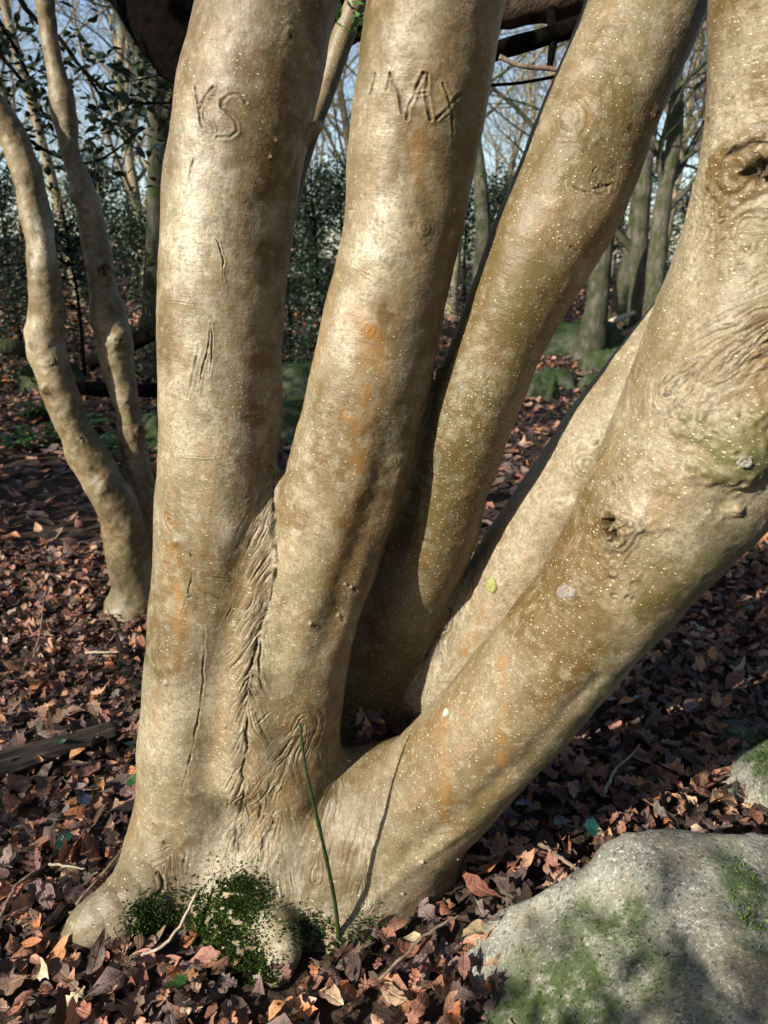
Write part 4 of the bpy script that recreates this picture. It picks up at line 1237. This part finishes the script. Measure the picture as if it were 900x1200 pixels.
# ------------------------------------------------------------------ boulders
import bmesh
def rock_dirs(sub):
    bm = bmesh.new(); bmesh.ops.create_icosphere(bm, subdivisions=sub, radius=1.0)
    V = np.array([v.co[:] for v in bm.verts]); T = np.array([[v.index for v in f.verts] for f in bm.faces]); bm.free()
    return V, T
DIRS = {k: rock_dirs(k) for k in (4, 6)}
def rock(sub, planes, amp, seed, pw=9.0):
    D, T = DIRS[sub]
    acc = 0
    for n, h in planes:
        n = np.array(n, float); n /= np.linalg.norm(n)
        acc = acc + np.clip(D @ n / h, 0, None) ** pw
    r = acc ** (-1 / pw)
    V = D * r[:, None]
    V = V + D * (amp * fbm(V * 4 + seed, 5, .55))[:, None]
    return V, T
PL = [((.02, .08, 1), .262), ((-.62, -.10, .78), .335), ((-.42, -.55, .72), .345), ((.10, -.60, .80), .352), ((-1, .2, .1), .60), ((1, 0, .1), .62), ((0, -1, 0), .60), ((-.15, 1, .2), .30), ((.5, .8, .4), .42), ((0, 0, -1), .25)]
bo = np.array([.72, .95, 0.0])
V, T = rock(6, PL, .024, 3.0, 26.0)
V[:, :2] -= 0
n = vnormals(V, T)
W = V + bo
px, py, dep = topix(W)
mk = np.zeros(len(V)); dk = np.zeros(len(V))
def seg_d(P3, a, b):
    ab = b - a; t = np.clip((P3 - a) @ ab / (ab @ ab), 0, 1)
    return np.linalg.norm(P3 - a - t[:, None] * ab, axis=1)
bb = BVHTree.FromPolygons([tuple(v) for v in W], [tuple(int(i) for i in t) for t in T])
def bhit(x, y):
    d = Vector(P(x, y, 1.0)[0] - np.array([0, 0, CAM_H])).normalized()
    return bb.ray_cast(Vector((0, 0, CAM_H)), d)
def bpatch(pts, w, amp):
    ps = [np.array(bhit(x, y)[0]) for x, y in pts if bhit(x, y)[0] is not None]
    for a, b in zip(ps[:-1], ps[1:]):
        mk[:] = np.maximum(mk, amp * np.exp(-(seg_d(W, a, b) / w) ** 2))
bpatch(L(862, 1020, 880, 1060, 895, 1110), .040, 1.3)
bpatch(L(655, 1115, 700, 1085, 745, 1070), .030, .9)
bpatch(L(670, 1130, 690, 1160, 640, 1185), .055, 1.1); bpatch(L(730, 1100, 770, 1150, 760, 1200), .050, .8); bpatch(L(600, 1185, 700, 1190, 790, 1195), .05, .9)
bpatch(L(850, 1000, 870, 1020), .03, .7); bpatch(L(600, 1150, 640, 1100, 680, 1060), .03, .8); bpatch(L(575, 1195, 620, 1160, 660, 1150), .04, 1.1); bpatch(L(820, 1190, 780, 1180), .04, .7)
ps = [np.array(bhit(x, y)[0]) for x, y in L(735, 1075, 790, 1110, 850, 1160, 900, 1200) if bhit(x, y)[0] is not None]
for a, b in zip(ps[:-1], ps[1:]):
    g = np.exp(-(seg_d(W, a, b) / .012) ** 2); dk = np.maximum(dk, .55 * g); V = V - n * (g * .010)[:, None]
for pts in (L(672, 1062, 700, 1072, 740, 1085), L(655, 1090, 668, 1105)):
    ps = [np.array(bhit(x, y)[0]) for x, y in pts if bhit(x, y)[0] is not None]
    for a, b in zip(ps[:-1], ps[1:]):
        g = np.exp(-(seg_d(W, a, b) / .008) ** 2); dk = np.maximum(dk, .8 * g); V = V - n * (g * .012)[:, None]
mk = np.clip(mk * (1 + .8 * fbm(V * 9, 3)), 0, 1)
boulder = thing('boulder', bo, 'big granite boulder with bright moss patches and a flat top', 'boulder')
obj('rock', make_mesh('rock', V, T, True, {'moss': mk, 'dark': dk}), M['rock'], boulder)
cand = np.nonzero((mk > .55) & (V[:, 2] > 0))[0]
sel = rng.choice(cand, min(len(cand) * 5, 30000))
pts = V[sel] + rng.normal(0, .003, (len(sel), 3))
sc_ = n[sel]
v, t, c = moss_tufts(pts, sc_, .0042, (.06, .11, .016))
tag(obj('moss', make_mesh('moss', v, t, False, {'leaf_col': c}), M['moss'], boulder), 'bright green moss patches', None, None, 'stuff')

bo2 = np.array([1.13, 1.50, -0.05])
V, T = rock(6, [((-.1, 0, 1), .27), ((-.8, -.5, .35), .235), ((-.2, -1, .3), .27), ((1, 0, .2), .4), ((0, 1, .2), .3), ((0, 0, -1), .2), ((-.6, .6, .6), .27)], .025, 11.0)
n = vnormals(V, T)
mk = np.clip(.2 + 1.6 * fbm(V * 5 + 2, 3) + .4 * n[:, 2], 0, 1)
b2 = thing('boulder', bo2, 'grey boulder with mossy edges close behind the flat-topped boulder', 'boulder')
obj('rock', make_mesh('rock', V, T, True, {'moss': mk, 'dark': mk * 0}), M['rock'], b2)
cand = np.nonzero((mk > .6) & (V[:, 2] > 0))[0]; sel = rng.choice(cand, 6000)
v, t, c = moss_tufts(V[sel] + rng.normal(0, .003, (len(sel), 3)), n[sel], .006, (.03, .065, .01))
tag(obj('moss', make_mesh('moss', v, t, False, {'leaf_col': c}), M['moss'], b2), 'green moss', None, None, 'stuff')
b3 = thing('stone', [*ray_ground(865, 862, 0)[:2], 0.0], 'small mossy stone half buried by brown leaves', 'stone')
V, T = rock(4, [((0, 0, 1), .035), ((-1, 0, .4), .06), ((1, 0, .4), .07), ((0, -1, .4), .055), ((0, 1, .4), .055), ((0, 0, -1), .05)], .007, 21.0)
n = vnormals(V, T); mk = np.clip(n[:, 2] * 1.2, 0, 1)
obj('rock', make_mesh('rock', V, T, True, {'moss': mk, 'dark': mk * 0}), M['rock'], b3)

VR = []
for k in range(3):
    h = rng.uniform(.8, 1.1, 6)
    VR.append(rock(4, [((0, 0, 1), .55 * h[0]), ((-1, .2, .3), .8 * h[1]), ((1, 0, .4), .9 * h[2]), ((.2, -1, .3), .7 * h[3]), ((0, 1, .3), .7 * h[4]), ((0, 0, -1), .4)], .12, 31 + k * 7, 5))
rock_me = []
for V, T in VR:
    me = make_mesh('mossy_boulder', V, T); me.materials.append(M['moss_rock']); rock_me.append(me)
ROCKS = [(360, 5.6, .42, 'large dark moss-covered boulder seen between the K S and MAX stems'), (385, 4.6, .22, 'low dark stone in front of the large mossy boulder between the carved stems'), (355, 7.2, .5, 'mossy boulder behind the large dark one between the carved stems'),
         (690, 11.0, .55, 'long green mossy boulder at the foot of the stout mossy trunk'), (650, 8.6, .30, 'rounded mossy stone beside the path of leaves behind the leaning stem'), (632, 7.6, .30, 'dark green mossy stone against the leaning brownish stem'),
         (722, 9.4, .35, 'flat green stone in the sunny leaves behind the pale stem'), (735, 11.6, .40, 'mossy rock under the pile of broken branches'), (700, 8.2, .22, 'small mossy stone amid purple-brown leaves behind the pale stem'),
         (190, 5.4, .26, 'dark stone in the shade behind the two-stemmed tree'), (175, 4.2, .16, 'small dark rock by the K S stem in shaded litter'), (60, 7.5, .35, 'mossy stone beyond the green undergrowth'), (760, 12.5, .45, 'mossy boulder among the twin mossy trunks')]
for k, (x, Y, sc, lab) in enumerate(ROCKS):
    g = G(x, Y); g[2] = ground_z(g[0], g[1]) + sc * .12
    o = obj('mossy_boulder', rock_me[k % 3]); o.location = g; o.scale = (sc, sc, sc); o.rotation_euler = (0, 0, k * 1.9)
    tag(o, lab, 'boulder', 'mossy boulders on the woodland floor')

# ------------------------------------------------------------------ the two-stemmed tree behind
LA = Stem([(160, 760, 2.62, 30), (156, 700, 2.62, 25), (142, 612, 2.60, 24), (118, 558, 2.58, 25), (90, 510, 2.57, 21), (69, 460, 2.56, 18), (54, 400, 2.55, 20), (51, 333, 2.54, 18), (44, 267, 2.54, 17), (33, 205, 2.54, 17), (8, 150, 2.54, 19), (-40, 80, 2.54, 19), (-90, -20, 2.54, 18)], [(0, 'trunk'), (.12, 'stem#a')], n=30, k=.02)
LB = Stem([(166, 760, 2.66, 24), (172, 690, 2.68, 17), (170, 610, 2.68, 17), (157, 540, 2.68, 17), (150, 480, 2.68, 17), (137, 415, 2.68, 18), (126, 362, 2.68, 18), (113, 300, 2.68, 16), (104, 245, 2.68, 16), (94, 215, 2.68, 14), (80, 167, 2.68, 12.5), (70, 100, 2.68, 11), (60, 60, 2.68, 10.5), (52, 0, 2.68, 10), (46, -80, 2.68, 10), (40, -160, 2.68, 10)], [(0, 'trunk'), (.12, 'stem#b')], n=34, k=.015)
LR = Stem([(150, 715, 2.60, 26), (140, 735, 2.54, 14), (130, 750, 2.5, 8)], 'trunk', n=6, k=.04, uv=False)
F2 = []
for x, y, w, A_, kw in ((70, 365, .018, .004, dict(hole=.004, hw=.010, hdark=.35)), (62, 424, .016, .003, dict(hole=.005, hw=.010, hdark=.6)), (52, 455, .012, .008, {}), (120, 318, .022, .010, dict(hole=.010, hw=.010, hdark=.9)), (138, 400, .018, .010, dict(hole=.006, hw=.008, hdark=.7)),
                        (110, 375, .016, .008, {}), (148, 470, .014, .004, dict(hole=.003, hw=.008, hdark=.5)), (165, 505, .020, .008, dict(hole=.006, hw=.010, hdark=.6)), (120, 572, .020, .006, dict(ripple=.002, lam=.012)), (97, 515, .016, .004, dict(hole=.003, hw=.006, hdark=.4)), (30, 385, .02, .008, {}), (86, 230, .02, .008, {})):
    if 'hole' in kw: kw = dict(hole=kw['hole'] * 1.6, hw=kw['hw'] * 1.4, hdark=min(1, kw['hdark'] * 1.5))
    F2.append(Feat([(x, y)], w * 1.3, A_ * 1.5, None, 1, .005, kind='knot', **kw))
for pts, w, amp, at in ((L(150, 720, 150, 640, 140, 600), .05, .8, 'algae'), (L(60, 275, 55, 330), .03, .8, 'pale'), (L(100, 300, 110, 280), .03, .7, 'pale'), (L(62, 60, 80, 160), .03, .6, 'pale'), (L(40, 340, 44, 260), .02, .7, 'pale')):
    F2.append(Feat(pts, w, 0, at, amp, kind='patch'))
def left_mask(V, n, uv, part, nm, A):
    q = fbm(V * 6 + 13, 3)
    A['brown'][:] = np.clip(.25 + .9 * q, 0, .7); A['lent'][:] = .1; A['lichen'][:] = np.clip(.6 + q, 0, 1)
    A['dark'][:] = np.clip((fbm(V * 22 + 2, 3) - .62) * 2, 0, .6)
V, T, n, A, tp_, nm_ = build_bark([LA, LB, LR], (-2.15, 2.3, -.12), (-.70, 2.9, 2.62), .02, F2, .0075, .02, left_mask, seed=5, rough=2.2)
LO = np.array([*G(156, 2.62)[:2], 0.])
lt = thing('two_stemmed_tree', LO, 'slim pale tree with two crooked stems rising from the leaf litter', 'tree')
for i, o in split_parts(V, T, n, A, tp_, nm_, M['bark'], lt, LO).items():
    o['label'] = {'trunk': 'greenish shared trunk foot', 'stem#a': 'thicker crooked stem bending away', 'stem#b': 'thinner straighter stem'}[nm_[i]]
um = MB()
for s_ in (LA, LB):
    k = len(s_.C) - 1
    while s_.C[k][2] > 2.5 and k > 2: k -= 1
    pts = [s_.C[k] - s_.T[k] * .03]; dv = s_.T[k].copy()
    for j in range(6):
        dv = dv + np.array([rng.normal(0, .1), rng.normal(0, .1), .12]); dv /= np.linalg.norm(dv); pts.append(pts[-1] + dv * .5)
    C = catmull(np.array(pts), 18); um.tube(C - LO, np.linspace(s_.R[k] * .98, .012, 18), 8)
obj('upper_stems', um.mesh('upper_stems', True, 'uv'), M['bark'], lt)

# slim stem close behind the K S stem
SO = np.array([*G(292, 2.25)[:2], 0.])
sm = MB(); cs = []
for x, y, r in ((292, 735, 17), (296, 600, 16), (304, 450, 15), (318, 320, 15), (342, 215, 14), (362, 150, 14), (381, 100, 13.5), (399, 50, 13), (416, 5, 12.5), (440, -60, 12), (470, -160, 11)):
    p, d = P(x, y, 2.25); cs.append([*p, r * d / FPX])
cs = catmull(np.array(cs), 40); sm.tube(cs[:, :3] - SO, cs[:, 3], 14, bump=.05)
st_ = thing('slim_stem', SO, 'slim grey-green stem leaning up behind the K S stem', 'tree')
obj('trunk', sm.mesh('trunk', True, 'uv'), M['bark'], st_)
lp = P(410, 28, 2.15)[0]
N = 16
v, q, c = leaf_batch('oval', lp + rng.normal(0, .022, (N, 3)), rng.uniform(0, 6.28, N), rng.normal(0, .6, N), rng.normal(0, .6, N), rng.uniform(.03, .05, N), rng.normal(.1, .2, N), rng.normal(.2, .2, N), np.array([(.06, .16, .03)]) * rng.uniform(.6, 1.4, (N, 1)), None, .6)
tag(obj('leaf_sprig', make_mesh('leaf_sprig', v - SO, q, True, {'leaf_col': c}), M['green_leaf'], st_), 'fresh green leaf sprig', None, None, 'stuff')

# ------------------------------------------------------------------ dark sagging bough overhead
def path(rows, n):
    out = []
    for x, y, Y, r in rows:
        p, d = P(x, y, Y); out.append([*p, r * d / FPX])
    return catmull(np.array(out), n)
bc = path([(20, -260, 3.3, 46), (110, -110, 3.1, 44), (172, -10, 2.95, 43), (225, 65, 2.85, 40), (290, 95, 2.8, 36), (350, 62, 2.8, 33), (410, 18, 2.8, 30), (505, -6, 2.75, 30), (600, -2, 2.7, 30), (690, -14, 2.7, 30), (800, -60, 2.75, 28), (900, -140, 2.8, 26)], 60)
bO = bc[30, :3].copy()
bg_ = thing('fallen_bough', bO, 'dark heavy bough sagging overhead behind the carved stems', 'bough')
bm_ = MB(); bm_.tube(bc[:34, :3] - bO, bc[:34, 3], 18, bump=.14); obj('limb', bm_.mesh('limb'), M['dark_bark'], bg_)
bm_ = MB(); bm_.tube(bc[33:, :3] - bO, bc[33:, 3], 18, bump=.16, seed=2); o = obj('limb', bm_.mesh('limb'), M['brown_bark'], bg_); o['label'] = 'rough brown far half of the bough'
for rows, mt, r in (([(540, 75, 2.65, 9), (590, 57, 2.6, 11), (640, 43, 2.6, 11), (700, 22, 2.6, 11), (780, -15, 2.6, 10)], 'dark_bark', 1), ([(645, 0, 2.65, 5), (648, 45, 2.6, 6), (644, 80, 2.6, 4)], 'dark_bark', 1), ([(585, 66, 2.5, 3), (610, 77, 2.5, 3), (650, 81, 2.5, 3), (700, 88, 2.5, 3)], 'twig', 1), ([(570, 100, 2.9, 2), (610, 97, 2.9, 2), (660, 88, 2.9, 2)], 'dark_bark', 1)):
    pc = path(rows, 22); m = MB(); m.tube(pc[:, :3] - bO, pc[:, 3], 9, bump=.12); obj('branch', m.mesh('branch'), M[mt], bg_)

# ------------------------------------------------------------------ bare woodland trees
def grow(seed, H, r0, lean=.1, wig=.08, n1=10, n2=6, n3=5, fork=.3):
    g = np.random.default_rng(seed)
    tr, cr = MB(), MB()
    def branch(p, d, Ln, r, lev):
        n = 9 if lev == 0 else (6 if lev == 1 else 4)
        pts = [p]; dv = d / np.linalg.norm(d)
        for k in range(n):
            dv = dv + g.normal(0, wig * (1 + lev * .7), 3) + np.array([0, 0, .05 if lev else .02]); dv /= np.linalg.norm(dv)
            pts.append(pts[-1] + dv * Ln / n)
        C = catmull(np.array(pts), n * (3 if lev == 0 else 2))
        R = r * (1 - .78 * np.linspace(0, 1, len(C)) ** (1.1 if lev == 0 else .8))
        if lev == 0: R = R * (1 + .7 * np.exp(-np.linspace(0, H, len(C)) / .35))
        (tr if lev == 0 else cr).tube(C, np.maximum(R, .0035), (10, 5, 3, 3)[lev], cap=False, bump=.10 if lev == 0 else 0, seed=seed)
        if lev == 3: return
        for k in range((n1, n2, n3)[lev]):
            t = g.uniform(fork if lev == 0 else .2, .98); i = int(t * (len(C) - 1))
            tn = C[min(i + 1, len(C) - 1)] - C[max(i - 1, 0)]; tn /= np.linalg.norm(tn)
            s = g.normal(0, 1, 3); s -= tn * (s @ tn); s /= np.linalg.norm(s)
            a = g.uniform(.45, 1.05)
            branch(C[i], tn * math.cos(a) + s * math.sin(a), Ln * g.uniform(.35, .6) * (1.15 - t * .5), R[i] * g.uniform(.35, .6), lev + 1)
    branch(np.array([0, 0, -.15]), np.array([g.normal(0, lean), g.normal(0, lean), 1.]), H, r0, 0)
    return tr.mesh('trunk'), cr.mesh('branches')
def make_tree(name, seed, mat, lab, group, **kw):
    t, c = grow(seed, **kw)
    root = thing(name, (0, 0, 0), lab, 'tree', group)
    obj('trunk', t, M[mat], root); tag(obj('branches', c, M[mat], root), 'bare twiggy branches')
    return root
FAR = 'bare trees far off in the wood'
bare = [make_tree('bare_tree', 50 + k, 'tree_bark', 'bare grey tree standing far off in the winter wood', FAR, H=h, r0=r, wig=w, n1=15, n2=8, n3=7, fork=f) for k, (h, r, w, f) in enumerate(((9, .11, .07, .10), (11, .15, .05, .2), (8, .08, .10, .08), (10, .10, .06, .12)))]
mossy = [make_tree('mossy_tree', 70 + k, 'moss_bark', 'x', None, H=h, r0=r, wig=w, n1=9, n2=6, n3=5, fork=f) for k, (h, r, w, f) in enumerate(((8, .21, .07, .2), (7, .17, .12, .15), (9, .20, .09, .25)))]
def put(o, first, x, Y, rz, sc, label, group, zoff=0.0):
    g = G(x, Y); g[2] = ground_z(g[0], g[1]) + zoff
    if first:
        o.location = g; o.rotation_euler = (0, 0, rz); o.scale = (sc,) * 3; o['label'] = label
        if group: o['group'] = group
        return o
    return copy_thing(o, g, rz, sc, label, group)
MG = 'mossy trees behind the leaning stems'
used = set()
for k, x, Y, rz, sc, lab in ((0, 688, 10.5, .3, 0.78, 'stout mossy trunk rising behind the leaning brownish stem'), (1, 745, 11.2, 2.0, 0.86, 'mossy tree with a forked trunk behind the pale slanting stem'), (2, 768, 10.2, 4.0, 0.70, 'grey mossy trunk between two greener ones behind the pale slanting stem'), (0, 800, 12.0, 1.2, 0.78, 'dark green mossy trunk seen beside the thick knotted stem'),
                             (1, 725, 15.0, 5.0, 1.0, 'thin mossy tree beyond the pile of broken branches'), (2, 175, 8.5, 2.6, .8, 'yellow-mossed tree close beside the K S stem'), (1, 205, 10.5, .6, .9, 'greenish tree behind the K S stem edge'), (0, 560, 12.0, 3.0, .7, 'mossy trunk in the gap between the MAX stem and the leaning one')):
    put(mossy[k], k not in used, x, Y, rz, sc, lab, MG); used.add(k)
used = set()
g2 = np.random.default_rng(3)
spots = []
for x in np.linspace(-60, 960, 17):
    spots.append((x + g2.normal(0, 14), g2.uniform(13, 20)))
for x in np.linspace(-100, 1000, 16):
    spots.append((x + g2.normal(0, 16), g2.uniform(20, 34)))
for x in np.linspace(660, 850, 5): spots.append((x + g2.normal(0, 8), g2.uniform(16, 30)))
for x in np.linspace(150, 420, 4): spots.append((x + g2.normal(0, 8), g2.uniform(16, 26)))
for i, (x, Y) in enumerate(spots):
    k = i % 4
    rz, sc = g2.uniform(0, 6.28), g2.uniform(.6, 1.2)
    if 215 < x < 315: continue
    where = 'beyond the crooked two-stemmed tree' if x < 100 else 'seen close beside the K S stem' if x < 215 else 'glimpsed between the K S and MAX stems' if x < 430 else 'glimpsed between the MAX stem and the leaning brownish stem' if x < 640 else 'behind the mossy trunks past the leaning brownish stem' if x < 840 else 'hidden for the most part behind the knotted stem'
    put(bare[k], k not in used, x, Y, rz, sc, ('bare grey tree ' if Y < 20 else 'faint bare tree far off ') + where, FAR); used.add(k)

# ------------------------------------------------------------------ evergreen hollies of the understory
def holly_bush(seed, H, W, N, size):
    g = np.random.default_rng(seed)
    m = MB(); cen = []
    m.tube(catmull(np.array([[0, 0, -.1], [.05, 0, H * .4], [0, .05, H * .95]]), 12), np.linspace(.035, .012, 12), 7)
    for k in range(46):
        z = g.uniform(.08, .95) * H; a = g.uniform(0, 6.28); l = W * (1.05 - .6 * z / H) * g.uniform(.45, 1.0)
        e = np.array([math.cos(a) * l, math.sin(a) * l, z + g.uniform(-.1, .25) * l])
        m.tube(catmull(np.array([[0, 0, z * .9], e * .5 + [0, 0, z * .47], e]), 6), np.linspace(.012, .003, 6), 4, cap=False)
        for t in (.45, .65, .85, 1.0): cen.append(e * t + np.array([0, 0, z * .9]) * (1 - t))
    cen = np.array(cen)
    pos = cen[g.integers(len(cen), size=N)] + g.normal(0, W * .10, (N, 3))
    cc = np.array([(.016, .036, .013)]) * g.uniform(.6, 1.7, (N, 1))
    v, q, c = leaf_batch('small', pos, g.uniform(0, 6.28, N), g.normal(0, .6, N), g.normal(0, .6, N), g.uniform(.7, 1.2, N) * size, g.normal(.1, .2, N), g.normal(.3, .2, N), cc)
    return m.mesh('trunk'), make_mesh('foliage', v, q, True, {'leaf_col': c})
bush = []
for k, (H, W, N, s_) in enumerate(((3.2, 1.1, 5200, .06), (2.4, 1.3, 5000, .06))):
    t_, f_ = holly_bush(90 + k, H, W, N, s_)
    r_ = thing('holly_bush', (0, 0, 0), 'x', 'holly', 'evergreen hollies of the understory')
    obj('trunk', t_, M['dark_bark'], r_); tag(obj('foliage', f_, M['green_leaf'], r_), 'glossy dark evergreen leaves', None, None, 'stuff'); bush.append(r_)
used = set()
HG = 'evergreen hollies of the understory'
for k, x, Y, rz, sc, lab in ((0, 372, 9.0, .5, .75, 'blue-green holly filling the gap between the K S and MAX stems'), (1, 342, 11.0, 2.0, .9, 'holly behind the K S stem edge, above the mossy boulder'), (0, 585, 12.5, 1.0, .75, 'bluish holly seen between the MAX stem and the leaning stem'), (1, 100, 8.2, 1.0, .75, 'dark holly behind the thinner of the two crooked stems'),
                             (0, 30, 9.5, 4.0, .7, 'dusky holly behind the thicker crooked stem'), (1, 190, 10.2, 3.0, .8, 'low holly beside the K S stem behind the fallen mossy log'), (1, -40, 7.5, .4, .9, 'holly reaching in past the thicker crooked stem'),
                             (1, 400, 15.0, 0.7, 1.25, 'far evergreen thicket glimpsed between the K S and MAX stems'), (1, 545, 15.5, 2.9, 1.1, 'far evergreen thicket just beside the MAX stem'), (1, 605, 18.0, 0.1, 1.3, 'far evergreen thicket against the leaning brownish stem'), (1, 690, 19.0, 4.1, 1.2, 'far evergreen thicket behind the stout mossy trunk'), (0, 740, 20.0, 3.3, 1.1, 'far evergreen thicket behind the brush pile'), (1, 790, 18.5, 5.3, 1.2, 'far evergreen thicket beside the knotted stem'), (1, 135, 15.0, 2.1, 1.2, 'far evergreen thicket past the thinner crooked stem')):
    put(bush[k], k not in used, x, Y, rz, sc, lab, HG); used.add(k)

# near holly with drooping dark sprays
hO = G(-18, 4.3)
hr = thing('holly_tree', hO, 'dark leafy holly sprays hanging behind the crooked stems', 'holly')
m = MB(); cs = path([(-16, 590, 4.3, 7), (-18, 300, 4.3, 7), (-16, 100, 4.3, 6), (-12, -80, 4.3, 5)], 20)
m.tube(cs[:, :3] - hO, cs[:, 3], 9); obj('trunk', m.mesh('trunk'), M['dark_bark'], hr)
SPR = [[(-4, -60, 4.3, 4), (30, 10, 4.1, 3.5), (70, 45, 4.0, 3), (100, 85, 3.9, 2.5), (150, 118, 3.9, 2), (210, 120, 3.9, 1.5)], [(-4, 60, 4.3, 3), (30, 100, 4.3, 2), (55, 140, 4.3, 1.5)], [(0, 140, 4.3, 3), (60, 180, 4.4, 2), (110, 190, 4.4, 1.5), (170, 150, 4.3, 1)], [(-4, 20, 4.3, 3), (25, 70, 4.4, 2), (50, 130, 4.4, 1)], [(100, 85, 3.9, 2), (130, 130, 4.0, 1.5), (160, 165, 4.1, 1)], [(110, 100, 3.95, 1.5), (180, 90, 4.0, 1), (205, 75, 4.0, 1)]]
cen = []
for rows in SPR:
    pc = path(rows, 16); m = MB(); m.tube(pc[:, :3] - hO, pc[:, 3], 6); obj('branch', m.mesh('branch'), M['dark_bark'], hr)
    cen += list(pc[5:, :3])
N = 620
pos = np.array(cen)[rng.integers(len(cen), size=N)] + rng.normal(0, .105, (N, 3))
v, q, c = leaf_batch('small', pos, rng.uniform(0, 6.28, N), rng.normal(0, .6, N), rng.normal(0, .6, N), rng.uniform(.045, .07, N), rng.normal(.1, .2, N), rng.normal(.3, .2, N), np.array([(.014, .03, .011)]) * rng.uniform(.6, 1.6, (N, 1)))
tag(obj('foliage', make_mesh('foliage', v - hO, q, True, {'leaf_col': c}), M['green_leaf'], hr), 'dark leafy sprays', None, None, 'stuff')

# ------------------------------------------------------------------ fallen logs, branches and undergrowth behind
def far_log(rows, mat, lab, name='fallen_log'):
    C = []
    for x, Y, z, r in rows:
        g = G(x, Y); g[2] = ground_z(g[0], g[1]) + z; C.append([*g, r])
    C = catmull(np.array(C), 24); o0 = C[12, :3].copy(); o0[2] = ground_z(o0[0], o0[1])
    m = MB(); m.tube(C[:, :3] - o0, C[:, 3], 12, bump=.15); o = obj(name, m.mesh(name), M[mat]); o.location = o0
    tag(o, lab, 'log', 'fallen timber behind the trees')
far_log([(-40, 7.0, .45, .07), (20, 7.0, .45, .07), (60, 7.3, .35, .06)], 'moss_bark', 'mossy green branch lying behind the thicker crooked stem')
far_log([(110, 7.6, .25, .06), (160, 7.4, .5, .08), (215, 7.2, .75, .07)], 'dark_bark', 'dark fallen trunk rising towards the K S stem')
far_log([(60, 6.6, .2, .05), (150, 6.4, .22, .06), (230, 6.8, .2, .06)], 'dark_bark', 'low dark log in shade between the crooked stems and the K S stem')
far_log([(690, 11.2, .25, .06), (715, 11.0, .4, .05), (740, 11.1, .5, .03)], 'pale_twig', 'pale broken branch on the brush pile behind the pale stem')
far_log([(700, 11.0, .15, .05), (725, 10.8, .22, .05), (760, 10.9, .45, .03)], 'twig', 'grey broken branch leaning across the brush pile')
far_log([(715, 11.4, .45, .04), (728, 11.2, .3, .04), (745, 11.1, .15, .03)], 'brown_bark', 'brown branch end sticking from the brush pile')
far_log([(690, 11.8, .2, .16), (740, 11.6, .22, .14), (780, 11.6, .2, .12)], 'moss_bark', 'thick mossy log behind the brush pile')

def fern(seed, n, Ln):
    g = np.random.default_rng(seed); bs = []
    for k in range(n):
        a = g.uniform(0, 6.28); el = g.uniform(.5, 1.1); l = Ln * g.uniform(.7, 1.1)
        for t in np.linspace(.15, 1, 13):
            x = l * t * math.cos(el); z = l * (t * math.sin(el) - .55 * t * t)
            for sd in (-1, 1):
                w = l * .22 * (1 - t) + .012
                bs.append((np.array([x * math.cos(a) - sd * w * .5 * math.sin(a), x * math.sin(a) + sd * w * .5 * math.cos(a), z + .02]), a + sd * 1.25, w))
    pos = np.array([b[0] for b in bs]); yaw = np.array([b[1] for b in bs]); sz = np.array([b[2] for b in bs]); N = len(bs)
    v, q, c = leaf_batch('small', pos, yaw, g.normal(-.1, .15, N), g.normal(0, .2, N), sz * 1.2, g.normal(.0, .2, N), g.normal(.1, .2, N), np.array([(.035, .085, .015)]) * g.uniform(.6, 1.5, (N, 1)), None, .7)
    return make_mesh('fronds', v, q, True, {'leaf_col': c})
fm = [fern(5, 16, .55), fern(6, 13, .45)]
for k, (x, Y, sc, lab) in enumerate(((95, 5.6, 1.0, 'green fern clump between the two crooked stems'), (18, 5.2, .8, 'bluish-green fern clump by the thin dark trunk'), (120, 5.0, .8, 'fern clump showing just behind the thinner crooked stem'), (185, 5.8, .9, 'shaded fern clump beside the K S stem'), (60, 6.2, .9, 'fern clump behind the thicker crooked stem'), (350, 8.0, 1.0, 'ferny growth on the mossy boulder between the carved stems'))):
    g = G(x, Y); g[2] = ground_z(g[0], g[1])
    r_ = thing('fern', g, lab, 'fern', 'ferns in the undergrowth'); r_.scale = (sc,) * 3; r_.rotation_euler = (0, 0, k * 1.3)
    tag(obj('fronds', fm[k % 2], M['green_leaf'], r_), None, None, None, 'stuff')

# ------------------------------------------------------------------ unseen trees added behind the viewpoint to shade the scene
BG = 'unseen trees added around the viewpoint for shade'
def behind(proto, a, Fd, rz, sc, lab):
    x = math.cos(SUN_AZ - math.pi) * a + math.sin(SUN_AZ - math.pi) * Fd
    y = -math.sin(SUN_AZ - math.pi) * a + math.cos(SUN_AZ - math.pi) * Fd
    return copy_thing(proto, (x, y, float(ground_z(x, y))), rz, sc, lab, BG)
for a, Fd, rz, sc, lab in SHADE_BUSH: behind(bush[0], a, Fd, rz, sc, lab)
for k, (x, y, rz) in enumerate(SHADE_RING): copy_thing(bush[k % 2], (x, y, float(ground_z(x, y))), rz, 1.15, 'unseen evergreen holly added beside and behind the viewpoint to cut sky light', BG)
for a, Fd, rz, sc, lab in SHADE_TREE: behind(bare[1], a, Fd, rz, sc, lab)
